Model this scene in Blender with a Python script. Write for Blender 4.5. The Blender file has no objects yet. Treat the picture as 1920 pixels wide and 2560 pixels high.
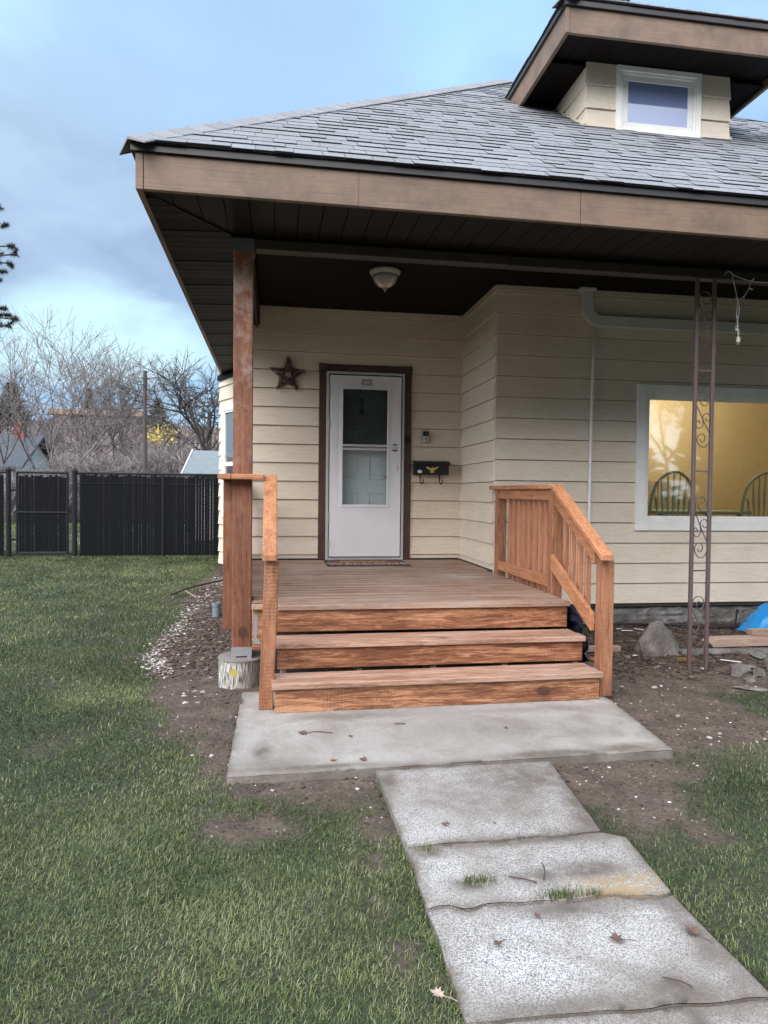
import bpy, math, random
import numpy as np
from mathutils import Vector, Matrix
from mathutils import noise as mnoise

# ------------------------------------------------------------------ scene, camera, light
SC = bpy.context.scene
COL = SC.collection
R = math.radians
rng = random.Random(7)
nrg = np.random.default_rng(11)

F_PX, YAW, PITCH, ROLL, EYE = 1758.5, .1557, .0266, .011, 1.3396
fw = Vector((math.sin(YAW)*math.cos(PITCH), math.cos(YAW)*math.cos(PITCH), -math.sin(PITCH)))
rt = Vector((math.cos(YAW), -math.sin(YAW), 0)); up = rt.cross(fw)
rt, up = rt*math.cos(ROLL)+up*math.sin(ROLL), up*math.cos(ROLL)-rt*math.sin(ROLL)
cam = bpy.data.cameras.new('camera'); camo = bpy.data.objects.new('camera', cam); COL.objects.link(camo)
m = Matrix.Identity(4)
for i in range(3):
    m[i][0] = rt[i]; m[i][1] = up[i]; m[i][2] = -fw[i]
m[2][3] = EYE
camo.matrix_world = m
cam.sensor_fit = 'VERTICAL'; cam.sensor_height = 36; cam.lens = 36*F_PX/2560
cam.clip_start = .05; cam.clip_end = 3000
SC.camera = camo
SC.render.resolution_x, SC.render.resolution_y = 768, 1024
SC.view_settings.view_transform = 'Standard'; SC.view_settings.look = 'None'
SC.view_settings.exposure = 1.12; SC.view_settings.gamma = 1
SC.cycles.max_bounces = 8; SC.cycles.use_denoising = True

SUN_EL, SUN_AZ = 38, 216          # degrees; the light comes from behind and left of the camera
sl = bpy.data.lights.new('sun', 'SUN'); sl.energy = 1.5; sl.angle = R(60); sl.color = (1, .86, .76)
so = bpy.data.objects.new('sun', sl); COL.objects.link(so)
sd = Vector((math.sin(R(SUN_AZ))*math.cos(R(SUN_EL)), math.cos(R(SUN_AZ))*math.cos(R(SUN_EL)), math.sin(R(SUN_EL))))
so.rotation_euler = sd.to_track_quat('Z', 'Y').to_euler()

W = bpy.data.worlds.new('World'); SC.world = W; W.use_nodes = True

# ------------------------------------------------------------------ node helpers
class NT:
    def __init__(s, nt): s.nt = nt; nt.nodes.clear()
    def n(s, t, props=None, **inp):
        nd = s.nt.nodes.new(t)
        for k, v in (props or {}).items(): setattr(nd, k, v)
        for k, v in inp.items(): s.set(nd, k, v)
        return nd
    def set(s, nd, k, v):
        k = k.replace('_', ' ') if not k[0] == 'i' or not k[1:].isdigit() else int(k[1:])
        sock = nd.inputs[k]
        if isinstance(v, bpy.types.NodeSocket): s.nt.links.new(v, sock)
        elif isinstance(v, bpy.types.Node): s.nt.links.new(v.outputs[0], sock)
        else:
            if isinstance(v, (tuple, list)) and len(v) == 3 and sock.type == 'RGBA': v = (*v, 1)
            sock.default_value = v
    def math(s, op, a, b=0., clamp=False):
        return s.n('ShaderNodeMath', dict(operation=op, use_clamp=clamp), i0=a, i1=b).outputs[0]
    def mix(s, f, a, b, mode='MIX'):
        nd = s.n('ShaderNodeMix', dict(data_type='RGBA', blend_type=mode, clamp_factor=True))
        s.set(nd, 'i0', f); s.set(nd, 'i6', a); s.set(nd, 'i7', b)
        return nd.outputs[2]
    def ramp(s, f, stops):
        nd = s.n('ShaderNodeValToRGB', i0=f); cr = nd.color_ramp
        while len(cr.elements) < len(stops): cr.elements.new(.5)
        for e, (p, c) in zip(cr.elements, stops):
            e.position = p; e.color = (*c, 1) if isinstance(c, (tuple, list)) else (c, c, c, 1)
        return nd.outputs[0]
    def noise(s, vec, scale, detail=4, rough=.55, dist=0., out=0):
        return s.n('ShaderNodeTexNoise', None, Vector=vec, Scale=scale, Detail=detail, Roughness=rough, Distortion=dist).outputs[out]
    def vor(s, vec, scale, feature='F1', rnd=1.):
        return s.n('ShaderNodeTexVoronoi', dict(feature=feature), Vector=vec, Scale=scale, Randomness=rnd)
    def mapp(s, vec, scale=(1, 1, 1), loc=(0, 0, 0)):
        return s.n('ShaderNodeMapping', None, Vector=vec, Scale=scale, Location=loc).outputs[0]
    def attr(s, name):
        return s.n('ShaderNodeAttribute', dict(attribute_name=name)).outputs['Fac']
    def obj(s):
        return s.n('ShaderNodeTexCoord').outputs['Object']
    def shift(s):      # object coordinates moved by a per-board random amount
        r = s.attr('rnd')
        c = s.n('ShaderNodeCombineXYZ', None, X=s.math('MULTIPLY', r, 37.1), Y=s.math('MULTIPLY', r, 91.7), Z=s.math('MULTIPLY', r, 53.3))
        return s.n('ShaderNodeVectorMath', dict(operation='ADD'), i0=s.obj(), i1=c).outputs[0]

def mat(name, fn):
    M = bpy.data.materials.new(name); M.use_nodes = True
    t = NT(M.node_tree)
    out = t.n('ShaderNodeOutputMaterial')
    r = fn(t)
    M.node_tree.links.new(r.outputs[0], out.inputs[0])
    return M
def bsdf(t, col, rough=.6, bump=None, bstr=.3, bdist=.01, **kw):
    p = t.n('ShaderNodeBsdfPrincipled', None, Base_Color=col, Roughness=rough, **kw)
    if bump is not None:
        b = t.n('ShaderNodeBump', None, Strength=bstr, Distance=bdist, Height=bump)
        t.set(p, 'Normal', b.outputs[0])
    return p

# world: physical sky veiled by broken soft cloud, brighter where the low sun is behind the cloud
CLOUD_A, CLOUD_B, CLOUD_C = (-.275, .922, .285), (-.240, .952, .190), (-.07, .83, .55)   # dark bank low on the left, bright break under it, soft patch above the roof
t = NT(W.node_tree)
out = t.n('ShaderNodeOutputWorld')
sky = t.n('ShaderNodeTexSky', dict(sky_type='NISHITA', sun_disc=False, sun_elevation=R(SUN_EL), sun_rotation=R(SUN_AZ), air_density=1., dust_density=.6, ozone_density=1.5))
gen = t.n('ShaderNodeTexCoord').outputs['Generated']
sep = t.n('ShaderNodeSeparateXYZ', None, Vector=gen)
zz = t.math('ADD', t.math('MAXIMUM', sep.outputs[2], 0.), .28)
cv = t.n('ShaderNodeCombineXYZ', None, X=t.math('DIVIDE', sep.outputs[0], zz), Y=t.math('DIVIDE', sep.outputs[1], zz), Z=3.3)
n1 = t.noise(cv.outputs[0], 1.1, 5, .5, .2)
n2 = t.noise(cv.outputs[0], 3.4, 5, .5, .3)
cf = t.ramp(t.math('ADD', t.math('MULTIPLY', n1, .75), t.math('MULTIPLY', n2, .25)), [(.38, 0.), (.56, 1.)])
n3 = t.noise(cv.outputs[0], 2.6, 5, .5)
ccol = t.ramp(n3, [(.38, (2.1, 3.0, 4.5)), (.50, (2.8, 4.1, 5.9)), (.62, (3.9, 5.6, 6.8))])
blue = t.mix(.92, sky.outputs[0], (2.7, 4.75, 6.9))
low = t.ramp(sep.outputs[2], [(.02, (6.6, 8.2, 9.0)), (.30, (0, 0, 0))])
lowf = t.ramp(sep.outputs[2], [(.03, .75), (.24, 0.)])
c = t.mix(t.math('MULTIPLY', cf, .80), blue, ccol)
c = t.mix(t.math('MULTIPLY', lowf, t.ramp(n2, [(.4, 0.), (.62, 1.)])), c, (3.9, 5.5, 6.6))
# brighter half of the sky lies behind the camera, where the sun is
def blob(dv, a, b, zs=1.5):
    q = t.n('ShaderNodeVectorMath', dict(operation='DOT_PRODUCT'), i0=t.n('ShaderNodeVectorMath', dict(operation='NORMALIZE'), i0=t.mapp(gen, (1, 1, zs))).outputs[0], i1=tuple(Vector((dv[0], dv[1], dv[2]*zs)).normalized())).outputs['Value']
    q = t.math('ADD', q, t.math('MULTIPLY', t.math('SUBTRACT', n2, .5), (b-a)*2.2))
    return t.ramp(q, [(a, 0.), (b, 1.)])
c = t.mix(t.math('MULTIPLY', blob(CLOUD_A, .950, .985), .9), c, t.mix(t.ramp(n2, [(.35, 0.), (.65, 1.)]), (2.05, 2.75, 4.0), (2.9, 3.9, 5.2)))
c = t.mix(t.math('MULTIPLY', blob(CLOUD_C, .972, .99), .7), c, (2.7, 3.9, 5.6))
c = t.mix(t.math('MULTIPLY', blob(CLOUD_B, .984, .996, 3.), .9), c, (4.3, 6.1, 6.9))
bk = t.n('ShaderNodeVectorMath', dict(operation='DOT_PRODUCT'), i0=gen, i1=tuple(sd)).outputs['Value']
bf = t.ramp(bk, [(.0, (1., 1., 1.)), (.25, (1.6, 1.28, 1.08)), (.50, (3.2, 2.35, 1.95)), (1., (7.0, 4.9, 4.0))])
c = t.mix(1., c, bf, 'MULTIPLY')
bg = t.n('ShaderNodeBackground', None, Color=c, Strength=.08)
W.node_tree.links.new(bg.outputs[0], out.inputs[0])

# ------------------------------------------------------------------ mesh helpers
class MB:
    def __init__(s): s.v = []; s.f = []; s.r = []
    def add(s, vs, fs, r=None):
        b = len(s.v); r = rng.random() if r is None else r
        s.v += [tuple(p) for p in vs]; s.f += [tuple(b+i for i in f) for f in fs]; s.r += [r]*len(fs)
    def box(s, x0, x1, y0, y1, z0, z1, M=None, r=None):
        vs = [Vector((x, y, z)) for z in (z0, z1) for y in (y0, y1) for x in (x0, x1)]
        if M is not None: vs = [M @ p for p in vs]
        s.add(vs, [(0, 2, 3, 1), (4, 5, 7, 6), (0, 1, 5, 4), (2, 6, 7, 3), (0, 4, 6, 2), (1, 3, 7, 5)], r)
    def hexa(s, vs, r=None):
        s.add(vs, [(0, 2, 3, 1), (4, 5, 7, 6), (0, 1, 5, 4), (2, 6, 7, 3), (0, 4, 6, 2), (1, 3, 7, 5)], r)
    def prism(s, poly, d, r=None):   # polygon (3D points) extruded by vector d
        n = len(poly); d = Vector(d); a = [Vector(p) for p in poly]
        s.add(a+[p+d for p in a], [tuple(range(n-1, -1, -1)), tuple(range(n, 2*n))]+[(i, (i+1) % n, n+(i+1) % n, n+i) for i in range(n)], r)
    def tube(s, path, rad, k=6, r=None, cap=True, flat=None):
        P = [Vector(p) for p in path]; n = len(P)
        rads = rad if isinstance(rad, (list, tuple)) else [rad]*n
        vs = []; prev = None
        for i, p in enumerate(P):
            d = (P[min(i+1, n-1)]-P[max(i-1, 0)]).normalized()
            if flat is not None: a = Vector(flat); b = d.cross(a).normalized()
            else:
                if prev is None: a = d.orthogonal().normalized()
                else:
                    a = prev-d*prev.dot(d)
                    a = a.normalized() if a.length > 1e-6 else d.orthogonal().normalized()
                prev = a; b = d.cross(a)
            for j in range(k):
                w = 2*math.pi*j/k
                vs.append(p+(a*math.cos(w)*(rads[i] if flat is None else .006)+b*math.sin(w)*(rads[i] if flat is None else .0035)))
        fs = [(i*k+j, i*k+(j+1) % k, (i+1)*k+(j+1) % k, (i+1)*k+j) for i in range(n-1) for j in range(k)]
        if cap: fs += [tuple(range(k-1, -1, -1)), tuple((n-1)*k+j for j in range(k))]
        s.add(vs, fs, r)
    def lathe(s, c, prof, k=24, r=None):
        vs = [(c[0]+q*math.cos(2*math.pi*j/k), c[1]+q*math.sin(2*math.pi*j/k), c[2]+z) for q, z in prof for j in range(k)]
        n = len(prof)
        s.add(vs, [(i*k+j, i*k+(j+1) % k, (i+1)*k+(j+1) % k, (i+1)*k+j) for i in range(n-1) for j in range(k)]+[tuple(range(k-1, -1, -1)), tuple((n-1)*k+j for j in range(k))], r)
    def text(s, body, size, M, depth=.002, spacing=1., r=None):
        cu = bpy.data.curves.new('t', 'FONT'); cu.body = body; cu.size = size; cu.extrude = depth
        cu.align_x = 'CENTER'; cu.align_y = 'CENTER'; cu.space_character = spacing; cu.resolution_u = 3
        o = bpy.data.objects.new('t', cu); me = o.to_mesh()
        s.add([M @ v.co for v in me.vertices], [tuple(p.vertices) for p in me.polygons], r)
        o.to_mesh_clear(); bpy.data.objects.remove(o); bpy.data.curves.remove(cu)
    def build(s, name, M, parent=None, origin=None, smooth=False, bevel=0., seg=1):
        org = ORG[parent.name] if parent is not None else Vector(origin or (0, 0, 0))
        me = bpy.data.meshes.new(name)
        me.from_pydata([tuple(Vector(p)-org) for p in s.v], [], s.f)
        a = me.attributes.new('rnd', 'FLOAT', 'FACE'); a.data.foreach_set('value', s.r)
        if smooth: me.polygons.foreach_set('use_smooth', [True]*len(me.polygons))
        me.materials.append(M)
        o = bpy.data.objects.new(name, me); COL.objects.link(o)
        if parent is None: o.location = org
        else: o.parent = parent
        ORG[o.name] = org
        if bevel:
            b = o.modifiers.new('bevel', 'BEVEL'); b.width = bevel; b.segments = seg; b.limit_method = 'ANGLE'; b.angle_limit = R(40)
        return o
ORG = {}
def tag(o, label=None, cat=None, group=None, kind=None):
    if label: o['label'] = label
    if cat: o['category'] = cat
    if group: o['group'] = group
    if kind: o['kind'] = kind
    return o
def thing(name, loc, label, cat, group=None):
    o = bpy.data.objects.new(name, None); COL.objects.link(o); o.location = loc; o.empty_display_size = .1
    ORG[o.name] = Vector(loc)
    return tag(o, label, cat, group)
def copy_tree(o, loc=None, parent=None):
    c = o.copy(); COL.objects.link(c)
    if parent is not None: c.parent = parent
    if loc is not None: c.location = loc
    ORG[c.name] = Vector(c.location)
    for ch in [q for q in bpy.data.objects if q.parent == o]: copy_tree(ch, None, c)
    return c
def np_mesh(name, V, F3=None, F4=None, mat_=None, attrs=None, smooth=False, origin=(0, 0, 0)):
    me = bpy.data.meshes.new(name)
    n3 = 0 if F3 is None else len(F3); n4 = 0 if F4 is None else len(F4)
    me.vertices.add(len(V)); me.vertices.foreach_set('co', np.ascontiguousarray(V, np.float32).ravel())
    me.loops.add(n3*3+n4*4)
    li = np.concatenate([a.ravel() for a in (F3, F4) if a is not None]).astype(np.int32)
    me.loops.foreach_set('vertex_index', li)
    me.polygons.add(n3+n4)
    st = np.concatenate([np.arange(n3)*3, n3*3+np.arange(n4)*4]).astype(np.int32)
    me.polygons.foreach_set('loop_start', st)
    if smooth: me.polygons.foreach_set('use_smooth', np.ones(n3+n4, bool))
    for k, a in (attrs or {}).items():
        at = me.attributes.new(k, 'FLOAT', 'POINT'); at.data.foreach_set('value', np.ascontiguousarray(a, np.float32))
    me.update(calc_edges=True); me.validate()
    if mat_: me.materials.append(mat_)
    o = bpy.data.objects.new(name, me); COL.objects.link(o); o.location = origin
    ORG[o.name] = Vector(origin)
    return o

# ------------------------------------------------------------------ materials
def wood(name, axis, dark, mid, light, incise=.5, knots=1., streak=.5, rough=.62, scuff=0., fade=0., pitch=None):
    def fn(t):
        co = t.shift()
        sc = [30, 30, 30]; sc[axis] = 2.0
        g = t.mapp(t.n('ShaderNodeVectorMath', dict(operation='ADD'), i0=co, i1=t.n('ShaderNodeVectorMath', dict(operation='SCALE'), i0=t.noise(co, 6., 3, .5, out=1), Scale=.03).outputs[0]).outputs[0], tuple(sc))
        n1 = t.noise(g, 1.0, 6, .65, 1.4); n2 = t.noise(g, 5.5, 4, .65, .5)
        lo = [5, 5, 5]; lo[axis] = 1.1
        n3 = t.noise(t.mapp(co, tuple(lo)), 1.0, 3, .6, .6)
        f = t.math('ADD', t.math('MULTIPLY', n1, .42), t.math('ADD', t.math('MULTIPLY', n2, .28), t.math('MULTIPLY', n3, .30)))
        c = t.ramp(f, [(.40, dark), (.49, mid), (.49+.13/max(streak, .1)*.5, light)])
        # per-board tone
        r = t.attr('rnd')
        c = t.mix(t.math('MULTIPLY', r, .35), c, t.mix(1., c, (.62, .55, .50), 'MULTIPLY'))
        kn = [3.2, 3.2, 3.2]; kn[axis] = 2.2
        v = t.vor(t.mapp(co, tuple(kn)), 1.0)
        k = t.ramp(v.outputs['Distance'], [(.085, 1.), (.125, 0.)])
        c = t.mix(t.math('MULTIPLY', k, .75*knots), c, (.05, .02, .012))
        hgt = t.math('ADD', n1, t.math('MULTIPLY', n2, .5))
        if incise:
            s2 = [120, 120, 120]; s2[axis] = 45
            vi = t.vor(t.mapp(t.obj(), tuple(s2)), 1., rnd=.35)
            d = t.ramp(vi.outputs['Distance'], [(.18, 1.), (.42, 0.)])
            reg = t.ramp(t.noise(co, 3.5, 3), [(.40, .2), (.6, 1.)])
            di = t.math('MULTIPLY', d, t.math('MULTIPLY', reg, incise))
            c = t.mix(di, c, t.mix(1., c, (.38, .30, .26), 'MULTIPLY'))
            hgt = t.math('SUBTRACT', hgt, t.math('MULTIPLY', di, .8))
        if scuff:
            sn = t.noise(t.obj(), 6., 5, .65, .5)
            z = t.n('ShaderNodeSeparateXYZ', None, Vector=t.obj()).outputs[2]
            zf = t.ramp(t.math('MULTIPLY', z, .33), [(.30, 0.), (.78, 1.)])
            sf = t.math('MULTIPLY', t.ramp(sn, [(.47, 0.), (.68, 1.)]), t.math('MULTIPLY', t.math('ADD', zf, .1), scuff))
            c = t.mix(sf, c, (.42, .30, .25))
        if fade:
            fn_ = t.noise(t.obj(), 2.2, 5, .6)
            c = t.mix(t.math('MULTIPLY', t.ramp(fn_, [(.42, 0.), (.66, 1.)]), fade), c, (.40, .33, .28))
        ck = [75, 75, 75]; ck[axis] = 3.5
        cn = t.noise(t.mapp(co, tuple(ck)), 1., 3, .5)
        c = t.mix(t.math('MULTIPLY', t.ramp(cn, [(.64, 0.), (.70, 1.)]), .5), c, (.07, .038, .026))
        c = t.mix(t.math('MULTIPLY', t.ramp(cn, [(.30, 1.), (.38, 0.)]), .35), c, light)
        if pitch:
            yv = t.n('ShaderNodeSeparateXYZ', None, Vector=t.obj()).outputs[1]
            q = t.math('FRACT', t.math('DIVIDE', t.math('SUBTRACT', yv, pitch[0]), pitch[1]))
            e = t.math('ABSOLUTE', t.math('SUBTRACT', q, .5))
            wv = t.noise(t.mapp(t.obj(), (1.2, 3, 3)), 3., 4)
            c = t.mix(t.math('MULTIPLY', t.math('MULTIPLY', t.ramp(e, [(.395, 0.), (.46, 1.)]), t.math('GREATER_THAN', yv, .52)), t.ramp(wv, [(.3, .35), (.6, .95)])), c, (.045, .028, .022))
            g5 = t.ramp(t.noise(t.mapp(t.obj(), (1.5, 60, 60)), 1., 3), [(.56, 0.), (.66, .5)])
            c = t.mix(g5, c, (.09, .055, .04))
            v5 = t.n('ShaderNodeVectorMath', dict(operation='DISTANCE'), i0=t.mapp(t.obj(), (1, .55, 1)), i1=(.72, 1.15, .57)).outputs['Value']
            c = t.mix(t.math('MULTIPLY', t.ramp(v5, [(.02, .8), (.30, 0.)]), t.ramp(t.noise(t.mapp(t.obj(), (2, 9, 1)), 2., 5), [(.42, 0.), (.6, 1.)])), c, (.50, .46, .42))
        # small dirt specks and drips
        sp = t.ramp(t.noise(t.obj(), 60, 2, .5), [(.68, 0.), (.76, 1.)])
        c = t.mix(t.math('MULTIPLY', sp, .35), c, (.06, .04, .03))
        return bsdf(t, c, rough, hgt, .35, .006)
    return mat(name, fn)
def WX(*a, **k): return wood(*a, **k)
RD, RM, RL = (.11, .042, .022), (.27, .108, .050), (.54, .28, .15)      # red-brown stained lumber
LD, LM, LL = (.26, .10, .043), (.44, .19, .085), (.58, .29, .15)        # fresher, lighter rail lumber
M_riser = wood('stained_riser_lumber', 0, RD, RM, RL, incise=.6, streak=.9, rough=.5)
M_tread = wood('stained_tread_lumber', 0, (.20, .105, .07), (.39, .22, .145), (.55, .36, .26), incise=.15, streak=.9, rough=.5, fade=.3)
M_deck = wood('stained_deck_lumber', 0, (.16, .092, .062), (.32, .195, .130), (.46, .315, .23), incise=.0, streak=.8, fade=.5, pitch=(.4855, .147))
M_post = wood('stained_post_lumber', 2, (.11, .042, .023), (.215, .083, .042), (.33, .14, .075), incise=.55, knots=1.1, scuff=.75)
M_newel = wood('stained_newel_lumber', 2, (.15, .06, .03), (.31, .135, .067), (.46, .22, .12), incise=.9)
M_railx = wood('rail_lumber_across', 0, LD, LM, LL, incise=.0)
M_raily = wood('rail_lumber_deep', 1, LD, LM, LL, incise=.0)
M_bal = wood('baluster_lumber', 2, (.30, .12, .062), (.46, .20, .105), (.56, .27, .155), incise=0., knots=.5)
M_old = wood('weathered_lumber', 0, (.22, .14, .10), (.36, .25, .19), (.46, .36, .30), incise=0., knots=1.)

def f_siding(t):
    co = t.shift(); g = t.mapp(co, (5, 5, 130))
    n = t.noise(g, 1., 4, .7, 1.6)
    lo = t.noise(t.obj(), 1.4, 4, .6)
    c = t.mix(t.ramp(lo, [(.35, 0.), (.7, 1.)]), (.70, .61, .475), (.78, .70, .575))
    c = t.mix(t.math('MULTIPLY', t.ramp(n, [(.38, 1.), (.5, 0.)]), .38), c, (.36, .29, .20))
    c = t.mix(t.math('MULTIPLY', t.attr('rnd'), .22), c, (.54, .47, .38))
    dirt = t.ramp(t.noise(t.obj(), 9, 6, .7), [(.66, 0.), (.78, 1.)])
    c = t.mix(t.math('MULTIPLY', dirt, .35), c, (.25, .21, .16))
    return bsdf(t, c, .55, n, .45, .004)
M_siding = mat('cream_painted_lap_siding', f_siding)
def f_paint(col, rough=.5, dirtc=(.2, .18, .15), amt=.25, grain=None, bstr=.15, spec=.5):
    def fn(t):
        n = t.noise(t.obj(), 5, 6, .65)
        c = t.mix(t.math('MULTIPLY', t.ramp(n, [(.42, 0.), (.72, 1.)]), amt), col, dirtc)
        h = t.noise(t.mapp(t.obj(), grain or (60, 60, 60)), 1., 4, .6)
        c = t.mix(t.math('MULTIPLY', t.ramp(h, [(.3, 1.), (.5, 0.)]), amt*.6), c, dirtc)
        return bsdf(t, c, rough, h, bstr, .003, Specular_IOR_Level=spec)
    return fn
M_fascia = mat('taupe_painted_fascia', f_paint((.215, .140, .092), .55, (.095, .068, .048), .8, (2.5, 2.5, 90), .4))
M_drip = mat('dark_brown_drip_edge', f_paint((.030, .026, .025), .4, (.06, .055, .05), .2))
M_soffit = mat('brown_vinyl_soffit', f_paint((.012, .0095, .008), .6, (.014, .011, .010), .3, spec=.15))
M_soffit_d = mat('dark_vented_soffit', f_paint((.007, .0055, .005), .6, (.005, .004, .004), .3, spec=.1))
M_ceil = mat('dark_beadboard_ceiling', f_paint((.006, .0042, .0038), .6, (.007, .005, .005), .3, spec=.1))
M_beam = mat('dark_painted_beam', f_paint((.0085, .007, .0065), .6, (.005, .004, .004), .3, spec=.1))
M_beamlo = mat('faded_brown_beam_board', f_paint((.042, .032, .027), .6, (.015, .012, .010), .5, (4, 4, 60), .3))
M_trimw = mat('offwhite_window_trim', f_paint((.85, .85, .80), .45, (.4, .37, .30), .2))
M_brown = mat('chipped_brown_door_trim', f_paint((.065, .033, .026), .45, (.16, .11, .08), .28))
M_alu = mat('dull_aluminium_frame', f_paint((.50, .51, .52), .4, (.30, .30, .30), .4))
def f_door(t):
    co = t.obj(); n = t.noise(co, 3.0, 5, .6)
    z = t.n('ShaderNodeSeparateXYZ', None, Vector=co)
    c = t.mix(t.math('MULTIPLY', t.ramp(n, [(.45, 0.), (.75, 1.)]), .22), (.76, .775, .80), (.55, .54, .50))
    v = t.n('ShaderNodeVectorMath', dict(operation='DISTANCE'), i0=co, i1=(1.30-.0, -.01, .47)).outputs['Value']
    sm = t.math('MULTIPLY', t.ramp(v, [(.02, 1.), (.13, 0.)]), t.ramp(t.noise(co, 18, 4, .6), [(.3, .3), (.7, 1.)]))
    c = t.mix(t.math('MULTIPLY', sm, .45), c, (.36, .37, .22))
    v2 = t.n('ShaderNodeVectorMath', dict(operation='DISTANCE'), i0=co, i1=(1.28, -.01, .28)).outputs['Value']
    c = t.mix(t.math('MULTIPLY', t.ramp(v2, [(.02, 1.), (.17, 0.)]), .22), c, (.40, .36, .26))
    return bsdf(t, c, .32, t.noise(co, 90, 2), .05, .002)
M_door = mat('white_enamel_door', f_door)
M_inner = mat('white_inner_door', f_paint((.80, .86, .87), .5, (.6, .62, .62), .15))
M_glass = mat('window_glass', lambda t: t.n('ShaderNodeMixShader', None, i0=t.math('ADD', .15, t.math('MULTIPLY', t.math('POWER', t.n('ShaderNodeLayerWeight', None, Blend=.5).outputs['Facing'], 4.), .8)), i1=t.n('ShaderNodeBsdfTransparent', None, Color=(.96, .98, .98)), i2=t.n('ShaderNodeBsdfGlossy', None, Color=(1, 1, 1), Roughness=.03)))
M_mirror = mat('dark_reflective_glass', lambda t: bsdf(t, (.04, .045, .05), .02, Specular_IOR_Level=1., IOR=2.4))
M_skypane = mat('glass_with_painted_sky_reflection', lambda t: bsdf(t, (.22, .28, .48), .03, Specular_IOR_Level=1., IOR=1.9))  # blue base colour stands in for sky reflected in the dormer pane
M_sheer = mat('dark_sheer_layer', lambda t: t.n('ShaderNodeMixShader', None, i0=.45, i1=t.n('ShaderNodeBsdfTransparent'), i2=t.n('ShaderNodeBsdfDiffuse', None, Color=(.05, .05, .05))))
def f_shingle(t):
    co = t.obj()
    sp = t.noise(co, 240, 2, .7)
    r = t.attr('rnd')
    c = t.mix(r, (.225, .24, .255), (.285, .30, .318))
    c = t.mix(t.ramp(sp, [(.38, 1.), (.54, 0.)]), c, (.12, .12, .13))
    c = t.mix(t.ramp(t.noise(co, 420, 1), [(.55, 0.), (.7, .75)]), c, (.50, .53, .58))
    c = t.mix(t.math('MULTIPLY', t.ramp(t.noise(co, 1.3, 4), [(.4, 0.), (.7, 1.)]), .25), c, (.16, .15, .14))
    c = t.mix(t.math('LESS_THAN', r, -.5), c, (.02, .02, .022))
    return bsdf(t, c, .8, sp, .6, .004, Specular_IOR_Level=.25)
M_shingle = mat('grey_asphalt_shingle', f_shingle)
M_flash = mat('dark_roof_flashing', f_paint((.055, .058, .065), .5, (.1, .1, .1), .3))
M_deckwood = mat('roof_underlay', f_paint((.05, .05, .055), .8))
def f_conc(agg):
    def fn(t):
        co = t.obj()
        big = t.noise(co, 1.7, 5, .6, .4)
        c = t.mix(t.ramp(big, [(.36, 0.), (.66, 1.)]), (.30, .28, .247), (.385, .365, .33))
        h = t.noise(co, 130, 3, .7)
        if agg:
            v = t.vor(co, 330)
            col = t.ramp(t.n('ShaderNodeSeparateColor', None, Color=v.outputs['Color']).outputs[0], [(.0, (.085, .083, .08)), (.30, (.22, .218, .21)), (.46, (.46, .455, .44)), (1., (.75, .745, .73))])
            st = t.ramp(t.noise(co, 2.1, 3, .5, .5), [(.38, .75), (.60, .08)])
            c = t.mix(st, col, t.mix(.35, (.30, .27, .235), col))
            h = t.math('ADD', h, v.outputs['Distance'])
        else:
            c = t.mix(t.ramp(t.noise(co, 60, 4, .7), [(.38, .5), (.6, 0.)]), c, (.24, .235, .225))
            c = t.mix(t.ramp(t.noise(co, 220, 2, .6), [(.56, 0.), (.7, .55)]), c, (.66, .66, .65))
        # brown earth stains
        sn = t.noise(co, 2.8, 6, .65, .8)
        c = t.mix(t.math('MULTIPLY', t.ramp(sn, [(.47, 0.), (.68, 1.)]), .62), c, (.17, .14, .11))
        wet = t.noise(co, 1.3, 5, .6, 1.)
        c = t.mix(t.math('MULTIPLY', t.ramp(wet, [(.50, 0.), (.60, 1.)]), .30), c, t.mix(1., c, (.52, .48, .44), 'MULTIPLY'))
        sp = t.ramp(t.noise(co, 33, 3, .6), [(.67, 0.), (.74, 1.)])
        c = t.mix(t.math('MULTIPLY', sp, .6), c, (.09, .065, .045))
        e = t.attr('edge')
        en = t.math('MULTIPLY', e, t.ramp(t.noise(co, 7, 5, .65), [(.32, .25), (.6, 1.)]))
        c = t.mix(en, c, (.13, .105, .08))
        st2 = t.attr('rust')
        c = t.mix(t.math('MULTIPLY', st2, t.ramp(t.noise(co, 26, 5, .7), [(.40, 0.), (.56, 1.)])), c, (.36, .25, .13))
        c = t.mix(t.math('MULTIPLY', t.math('MULTIPLY', t.attr('mudd'), 1.35, True), t.ramp(t.noise(co, 12, 6, .7), [(.32, .45), (.55, 1.)])), c, (.13, .11, .09))
        return bsdf(t, c, .75, h, .35, .006)
    return fn
M_slab = mat('smooth_grey_concrete', f_conc(False)); M_path = mat('exposed_aggregate_concrete', f_conc(True))
def f_ground(t):
    co = t.obj(); g = t.attr('g')
    n = t.noise(co, 6, 8, .7); f = t.noise(co, 45, 5, .7)
    soil = t.ramp(t.math('ADD', t.math('MULTIPLY', n, .5), t.math('MULTIPLY', f, .5)), [(.34, (.032, .0225, .0165)), (.50, (.080, .058, .042)), (.66, (.15, .115, .088))])
    soil = t.mix(t.ramp(t.noise(co, 160, 3), [(.62, 0.), (.70, .7)]), soil, (.30, .27, .24))
    thatch = t.ramp(f, [(.35, (.018, .022, .011)), (.6, (.045, .055, .026)), (.75, (.10, .095, .055))])
    far = t.attr('far')
    hill = t.ramp(t.noise(co, .35, 6, .7), [(.35, (.10, .078, .072)), (.6, (.17, .135, .125)), (.75, (.22, .18, .15))])
    c = t.mix(g, soil, thatch); c = t.mix(far, c, hill)
    return bsdf(t, c, .9, t.math('ADD', n, t.math('MULTIPLY', f, .6)), .6, .02)
M_ground = mat('soil_and_turf', f_ground)
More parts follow.
